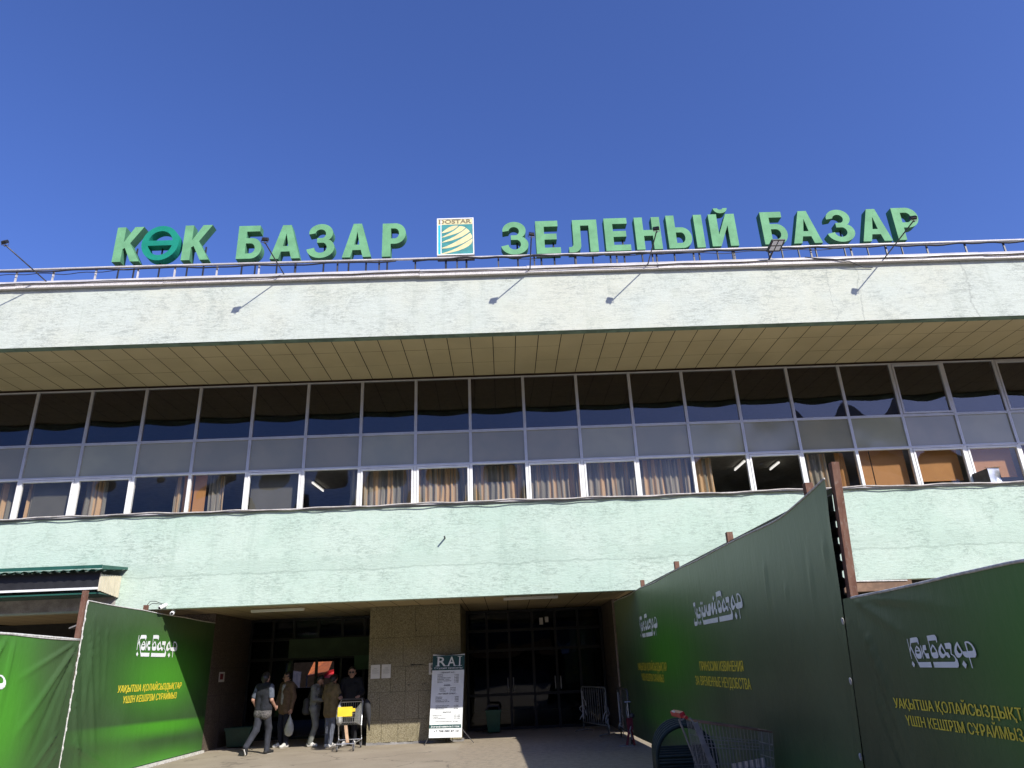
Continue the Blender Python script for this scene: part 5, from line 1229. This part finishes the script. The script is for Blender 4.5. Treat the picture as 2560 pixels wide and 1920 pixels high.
    if hair == 'short': hr = [(hp(0,.03,.025), hp(0,.005,.068), .088, .083), (hp(-.05,.02,.0), hp(-.04,-.03,.07), .042, .034), (hp(.05,.02,.0), hp(.04,-.03,.07), .042, .034)]
    elif hair == 'long': hr = [(hp(0,.03,.02), hp(0,.005,.07), .098, .090), (hp(0,.06,.0), hp(0,.075,-.20), .085, .07), (hp(-.06,.03,-.02), hp(-.055,.05,-.17), .045, .035), (hp(.06,.03,-.02), hp(.055,.05,-.17), .045, .035)]
    else: hr = [(hp(0,.035,.02), hp(0,.005,.07), .096, .088), (hp(0,.055,-.01), hp(0,.05,-.07), .07, .045)]
    mk('hair', hr, HAIR, .009, .02)
    if glasses:
        gs = MB()
        for x in (-.033, .033): gs.lathe(Vector((0,0,0)), [(.004,-.004),(.026,-.003),(.026,.003),(.004,.004)], 12, axis='y'); 
        gs.v = [(p[0] + (-.033 if i < 48 else .033), p[1]-.100, p[2]+.012) for i, p in enumerate(gs.v)]
        gs.tube([(-.06,-.095,.016),(-.088,-.04,.016),(-.09,.02,.008)], .004, 5).tube([(.06,-.095,.016),(.088,-.04,.016),(.09,.02,.008)], .004, 5).tube([(-.01,-.102,.018),(.01,-.102,.018)], .004, 5)
        gs.v = [tuple((V3['head'] + HM @ Vector(p))*scale) for p in gs.v]; gs.build('sunglasses', M['ink'], o)
    return o, V3, scale, to
C_ = dict(navy=cloth('navy_quilt', (0.0060, 0.0075, 0.0120)), greyblue=cloth('grey_blue_tee', (0.0780, 0.0910, 0.1170)), denim=cloth('dark_denim', (0.0198, 0.0216, 0.0300), var=.3, scale=6), brown=cloth('brown_jacket_cloth', (0.1152, 0.0720, 0.0418)), blue=cloth('blue_denim', (.006,.008,.022)),
          grey=cloth('grey_sweat_cloth', (0.1531, 0.1593, 0.1414)), olive=cloth('olive_jacket_cloth', (0.1352, 0.1004, 0.0471)), palejean=cloth('grey_blue_denim', (0.0972, 0.1080, 0.1368)), black=cloth('black_cloth', (.006,.0065,.009)), white=pmat('white_leather', (.46,.45,.42), .5), wht=pmat('white_rubber', (.62,.60,.56), .6), blk=pmat('black_canvas', (.012,.012,.012), .8), patt=cloth('patterned_cloth', (.14,.13,.12), col2=(.05,.048,.05), scale=40), shirt=cloth('striped_pale_shirt', (0.3762, 0.3648, 0.3306), col2=(.22,.22,.21), scale=30))
# woman walking away into the hall
pw, Vw, sw, tw = person('person in a dark vest over a patterned top, striding in with one heel raised', (-5.72,1.02,0), R_(158),
    dict(hipL=(-.085,0,.93), hipR=(.085,0,.93), kneeL=(-.09,-.13,.53), ankL=(-.10,-.10,.085), toeL=(-.12,-.28,.035), kneeR=(.085,.09,.505), ankR=(.09,.38,.19), toeR=(.09,.35,.045), waist=(0,.0,1.05),
         elL=(-.25,.04,1.14), wrL=(-.22,-.14,.98), hdL=(.1,-1,-.2), elR=(.26,.07,1.15), wrR=(.25,-.10,.93), hdR=(0,-.8,-.6)),
    C_['navy'], C_['denim'], C_['blk'], C_['wht'], 'bun', C_['greyblue'], sleeve='short', coat_len=-.02, scale=1.0)
V, Fc = sdf_mesh([((-.07,0,.97),(-.085,.0,.845),.128,.125),((.07,0,.97),(.085,.02,.845),.128,.125),((-.07,.01,.87),(.07,.01,.87),.135,.135)], .011, .03); MB().add(V, Fc).build('patterned_hem', C_['patt'], pw, True)
# man in brown jacket with a carrier bag
pm_, Vm, sm, tm = person('man in a brown jacket, pale shirt and dark glasses holding a thin carrier bag', (-5.60,2.42,0), R_(-38),
    dict(kneeL=(-.10,-.05,.50), ankL=(-.13,.02,.085), toeL=(-.18,-.15,.035), ankR=(.11,.0,.085), toeR=(.13,-.17,.035), elR=(.27,.03,1.14), wrR=(.27,-.03,.88), elL=(-.25,-.02,1.14), wrL=(-.17,-.16,.98), hdL=(.3,-.8,-.5), hdR=(0,-.05,-1)),
    C_['brown'], C_['blue'], C_['white'], C_['wht'], 'short', C_['shirt'], True, 1.0, headrot=(0,0,-25), coat_len=.06)
hw_ = (Matrix.Translation(pm_.location) @ Matrix.Rotation(R_(-38),4,'Z')) @ (Vm['wrR'] + Vector((0,-.02,-.12)))
cb = MB(); 
prof = [(.012,0),(.02,-.06),(.055,-.14),(.10,-.26),(.115,-.36),(.09,-.46),(.03,-.50)]
q = random.Random(4)
for r, h in prof:
    for i in range(14):
        a = 2*math.pi*i/14; rr2 = r*(1+q.uniform(-.12,.12)); cb.v.append((hw_.x+rr2*math.cos(a), hw_.y+rr2*.7*math.sin(a), hw_.z+h))
for j in range(len(prof)-1):
    for i in range(14): cb.f.append((j*14+i, j*14+(i+1)%14, (j+1)*14+(i+1)%14, (j+1)*14+i)); cb.m.append(0)
cb = cb.build('carrier_bag', pmat('thin_white_plastic', (.40,.41,.38), .35), smooth=True); tag(cb, 'thin whitish carrier bag hanging from the hand of the man in the brown jacket', 'bag')
# person in grey hoodie with backpack, in profile
pg, Vg, sg_, tg = person('person in a grey hoodie and grey joggers seen from the side, looking down', (-4.83,2.30,0), R_(78),
    dict(kneeL=(-.08,-.08,.50), ankL=(-.09,.05,.085), toeL=(-.09,-.13,.035), kneeR=(.09,.0,.50), ankR=(.09,.16,.085), toeR=(.10,-.02,.035), chest=(0,-.03,1.27), shL=(-.175,-.02,1.41), shR=(.175,-.02,1.41), neck=(0,-.04,1.46), head=(0,-.10,1.575), elL=(-.22,-.05,1.14), elR=(.22,-.05,1.14), wrL=(-.08,-.24,1.10), wrR=(.09,-.24,1.12), hdL=(.5,-.8,.1), hdR=(-.5,-.8,.1)),
    C_['grey'], C_['grey'], C_['wht'], None, 'bun', None, scale=.945, headrot=(28,0,0))
V, Fc = sdf_mesh([((-.07,.06,1.36),(.07,.06,1.36),.06,.06),((0,.08,1.40),(0,.10,1.33),.07,.06)], .011, .03); MB().add([(x*.945,y*.945,z*.945) for x,y,z in V], Fc).build('hood', C_['grey'], pg, True)
bp = thing('backpack', 'small black backpack on the back of the person in the grey hoodie', 'backpack', pg.location, None, R_(78))
V, Fc = sdf_mesh([((-.07,.21,1.08),(.07,.21,1.08),.085,.085),((-.07,.22,.86),(.07,.22,.86),.10,.10),((-.07,.21,1.08),(-.07,.22,.86),.085,.10),((.07,.21,1.08),(.07,.22,.86),.085,.10)], .012, .03); MB().add([(x*.945,y*.945,z*.945) for x,y,z in V], Fc).build('pack', M['ink'], bp, True)
st = MB()
for s in (-1, 1): st.tube([(s*.09,.19,1.09),(s*.12,.09,1.36),(s*.13,-.06,1.40),(s*.14,-.16,1.22),(s*.15,-.10,1.00),(s*.14,.12,.90)], .014, 6)
st.v = [tuple(Vector(p)*.945) for p in st.v]; st.build('strap', M['ink'], bp, True)
# person in olive jacket, from behind
po_, Vo, so_, to_ = person('person in an olive jacket and grey jeans, back turned, head bowed', (-4.36,1.96,0), R_(150),
    dict(ankL=(-.06,.04,.085), toeL=(-.07,-.14,.035), kneeL=(-.07,.0,.5), kneeR=(.07,.0,.5), ankR=(.06,.02,.085), toeR=(.08,-.16,.035), hipL=(-.075,0,.92), hipR=(.075,0,.92), elL=(-.27,-.03,1.16), elR=(.27,-.03,1.16), wrL=(-.12,-.22,1.16), wrR=(.12,-.22,1.16), hdL=(.5,-.8,.2), hdR=(-.5,-.8,.2), shL=(-.165,0,1.41), shR=(.165,0,1.41), head=(0,-.06,1.58)),
    C_['olive'], C_['palejean'], C_['wht'], None, 'bun', None, scale=.95, headrot=(25,0,0), coat_len=.12)
# man in black pushing the cart
pk, Vk, sk, tk = person('man in black with dark glasses pushing the cart with the yellow plate', (-3.90,2.12,0), R_(4),
    dict(elL=(-.27,-.06,1.16), elR=(.27,-.06,1.16), wrL=(-.20,-.34,1.08), wrR=(.22,-.34,1.08), hdL=(.12,-1,-.05), hdR=(-.12,-1,-.05), pnL=(0,-.2,-1), pnR=(0,-.2,-1), kneeL=(-.10,-.06,.50), ankL=(-.12,-.02,.085), toeL=(-.14,-.2,.035), head=(0,-.02,1.60)),
    C_['black'], C_['black'], C_['wht'], None, 'short', None, True, 1.03, coat_len=.04)

# ------------------------------------------------------------------ what stands beyond the open passage
aw = thing('market_awning', 'orange and red awning glowing beyond the open passage behind the people', 'awning', (-10, 24, 0))
MB().quad((-10.55,23.4,1.55),(-9.75,23.4,1.45),(-9.45,23.4,1.75),(-9.6,25,2.35)).quad((-10.55,23.4,1.55),(-9.6,25,2.35),(-10.0,25.5,2.4),(-10.6,25,2.35)).build('canopy', pmat('orange_canvas', (.22,.055,.008), .8), aw)
MB().quad((-9.75,23.38,1.45),(-9.0,23.38,1.35),(-8.9,23.9,1.9),(-9.45,23.38,1.78)).build('red_flap', M['red'], aw)
MB().box(-10.6,-10.55,23.4,23.5,0,1.6).box(-9.0,-8.95,23.4,23.5,0,1.5).build('pole', M['dark_steel'], aw)
wp = thing('white_panel', 'pale cloth panel hanging beyond the open passage left of the orange awning', 'panel', (-11.2, 22, 0))
MB().add([(-11.05,22,1.86),(-10.5,22,1.76),(-10.55,22,.98),(-10.75,22,1.2),(-11.1,22,1.28)], [(4,3,2,1,0)]).build('cloth', pmat('tan_cloth', (.75,.52,.33), .9), wp); MB().box(-11.1,-11.05,22,22.05,0,1.9).build('pole', M['dark_steel'], wp)
yw = MB().box(-26, 6, 29, 29.3, 0, 5).build('yard_backdrop', pmat('dark_backdrop', (.008,.006,.005), .9, spec=0)); tag(yw, 'dark backdrop wall added behind the orange awning', 'wall')  # added near-black backdrop, hides the bright sky beyond the passage
# ------------------------------------------------------------------ what the glass reflects from across the street
def tree(x, y, h, label, seed):
    o = thing('street_tree', label, 'tree', (x, y, 0), 'trees across the street, seen in the window reflections'); q = random.Random(seed)
    tr_ = MB().tube([(x,y,0),(x+.1,y,h*.25),(x-.1,y+.1,h*.55),(x,y,h*.8)], [.28,.22,.14,.05], 8)
    for k in range(7):
        a = q.uniform(0,6.28); z = h*q.uniform(.3,.6); tr_.tube([(x,y,z),(x+math.cos(a)*h*.12,y+math.sin(a)*h*.12,z+h*.12)], [.09,.03], 6)
    tr_.build('trunk', M['wood'], o)
    cr_ = MB()
    for k in range(2600):
        a = q.uniform(0,6.28); t = q.random(); z = h*(.22+.78*t); rr_ = h*.17*math.sqrt(q.random())*(math.sin(math.pi*min(1,(t*.85+.15)))**.6)*(1+.35*math.sin(a*3+t*9))
        c = Vector((x+rr_*math.cos(a), y+rr_*math.sin(a), z)); u = Vector((q.uniform(-1,1),q.uniform(-1,1),q.uniform(-1,1))).normalized()*q.uniform(.18,.4); v = u.orthogonal().normalized()*q.uniform(.12,.28)
        cr_.quad(c-u-v, c+u-v, c+u+v, c-u+v)
    cr_.build('crown', pmat('leaf_green', (.05,.085,.03), .7, .4, 1.5), o)
tree(20.5,-44,19.5,'tall bushy tree across the street reflected in the grey panels right of centre',1)
tree(24.5,-47,20.5,'broad tree across the street reflected right of the tall bushy one',2)
tree(44,-52,19,'tree across the street reflected in the windows near the right edge',4)
ob = thing('apartment_block', 'pale apartment block across the street reflected in the windows near the right edge', 'building', (36,-50,0))
MB().box(31,40,-58,-50,0,25).build('wall', pmat('pale_render', (.5,.47,.44), .9), ob)
for fl_i in range(8):
    for k in range(5): MB().box(31.8+1.7*k,32.8+1.7*k,-50,-49.96,1.2+3*fl_i,2.8+3*fl_i).build('window', M['ink'], ob)

for k, (xa, xb, h_) in enumerate(((-46,-20,6.5),(-19.5,4,7.5),(4.5,30,6.2))):
    o = thing('shop_row', ['dark shop row across the street reflected in the left entrance glass','dark shop row across the street reflected in the middle of the entrance glass','dark shop row across the street reflected in the right entrance glass'][k], 'shop', ((xa+xb)/2, -38, 0), 'shops across the street')
    MB().box(xa, xb, -46, -38, 0, h_).build('wall', pmat('grimy_render', (.06,.055,.05), .9), o)
    MB().quad((xa,-38,3.2),(xb,-38,3.2),(xb,-35.2,2.6),(xa,-35.2,2.6)).build('shop_awning', pmat('faded_canvas', [(.62,.60,.56),(.62,.22,.04),(.55,.55,.52)][k], .8), o)
    MB().box(xa+1, xb-1, -35.6, -35.0, .0, 1.0).build('counter', pmat('stall_counter', (.12,.10,.09), .8), o)

for k, (xa, xb, h_) in enumerate(((-82,-34,20.5),(-33,2,21.5),(3,27,19.5),(44,90,20))):
    o = thing('apartment_block', ['long brown apartment block reflected in the lower windows at the left','long brown apartment block reflected in the lower windows above the entrance','brown apartment block reflected in the lower windows right of the entrance','brown apartment block reflected at the right end of the lower windows'][k], 'building', ((xa+xb)/2, -66, 0), 'apartment blocks across the street')
    MB().box(xa, xb, -80, -66, 0, h_).build('wall', pmat('brown_render', (.20,.16,.13), .9, .2, .3), o)
    for fl_i in range(6):
        for w_ in range(int((xb-xa)/8)): MB().box(xa+2+8*w_, xa+6+8*w_, -66, -65.95, 1.4+3.2*fl_i, 3.0+3.2*fl_i).build('window', M['ink'], o)
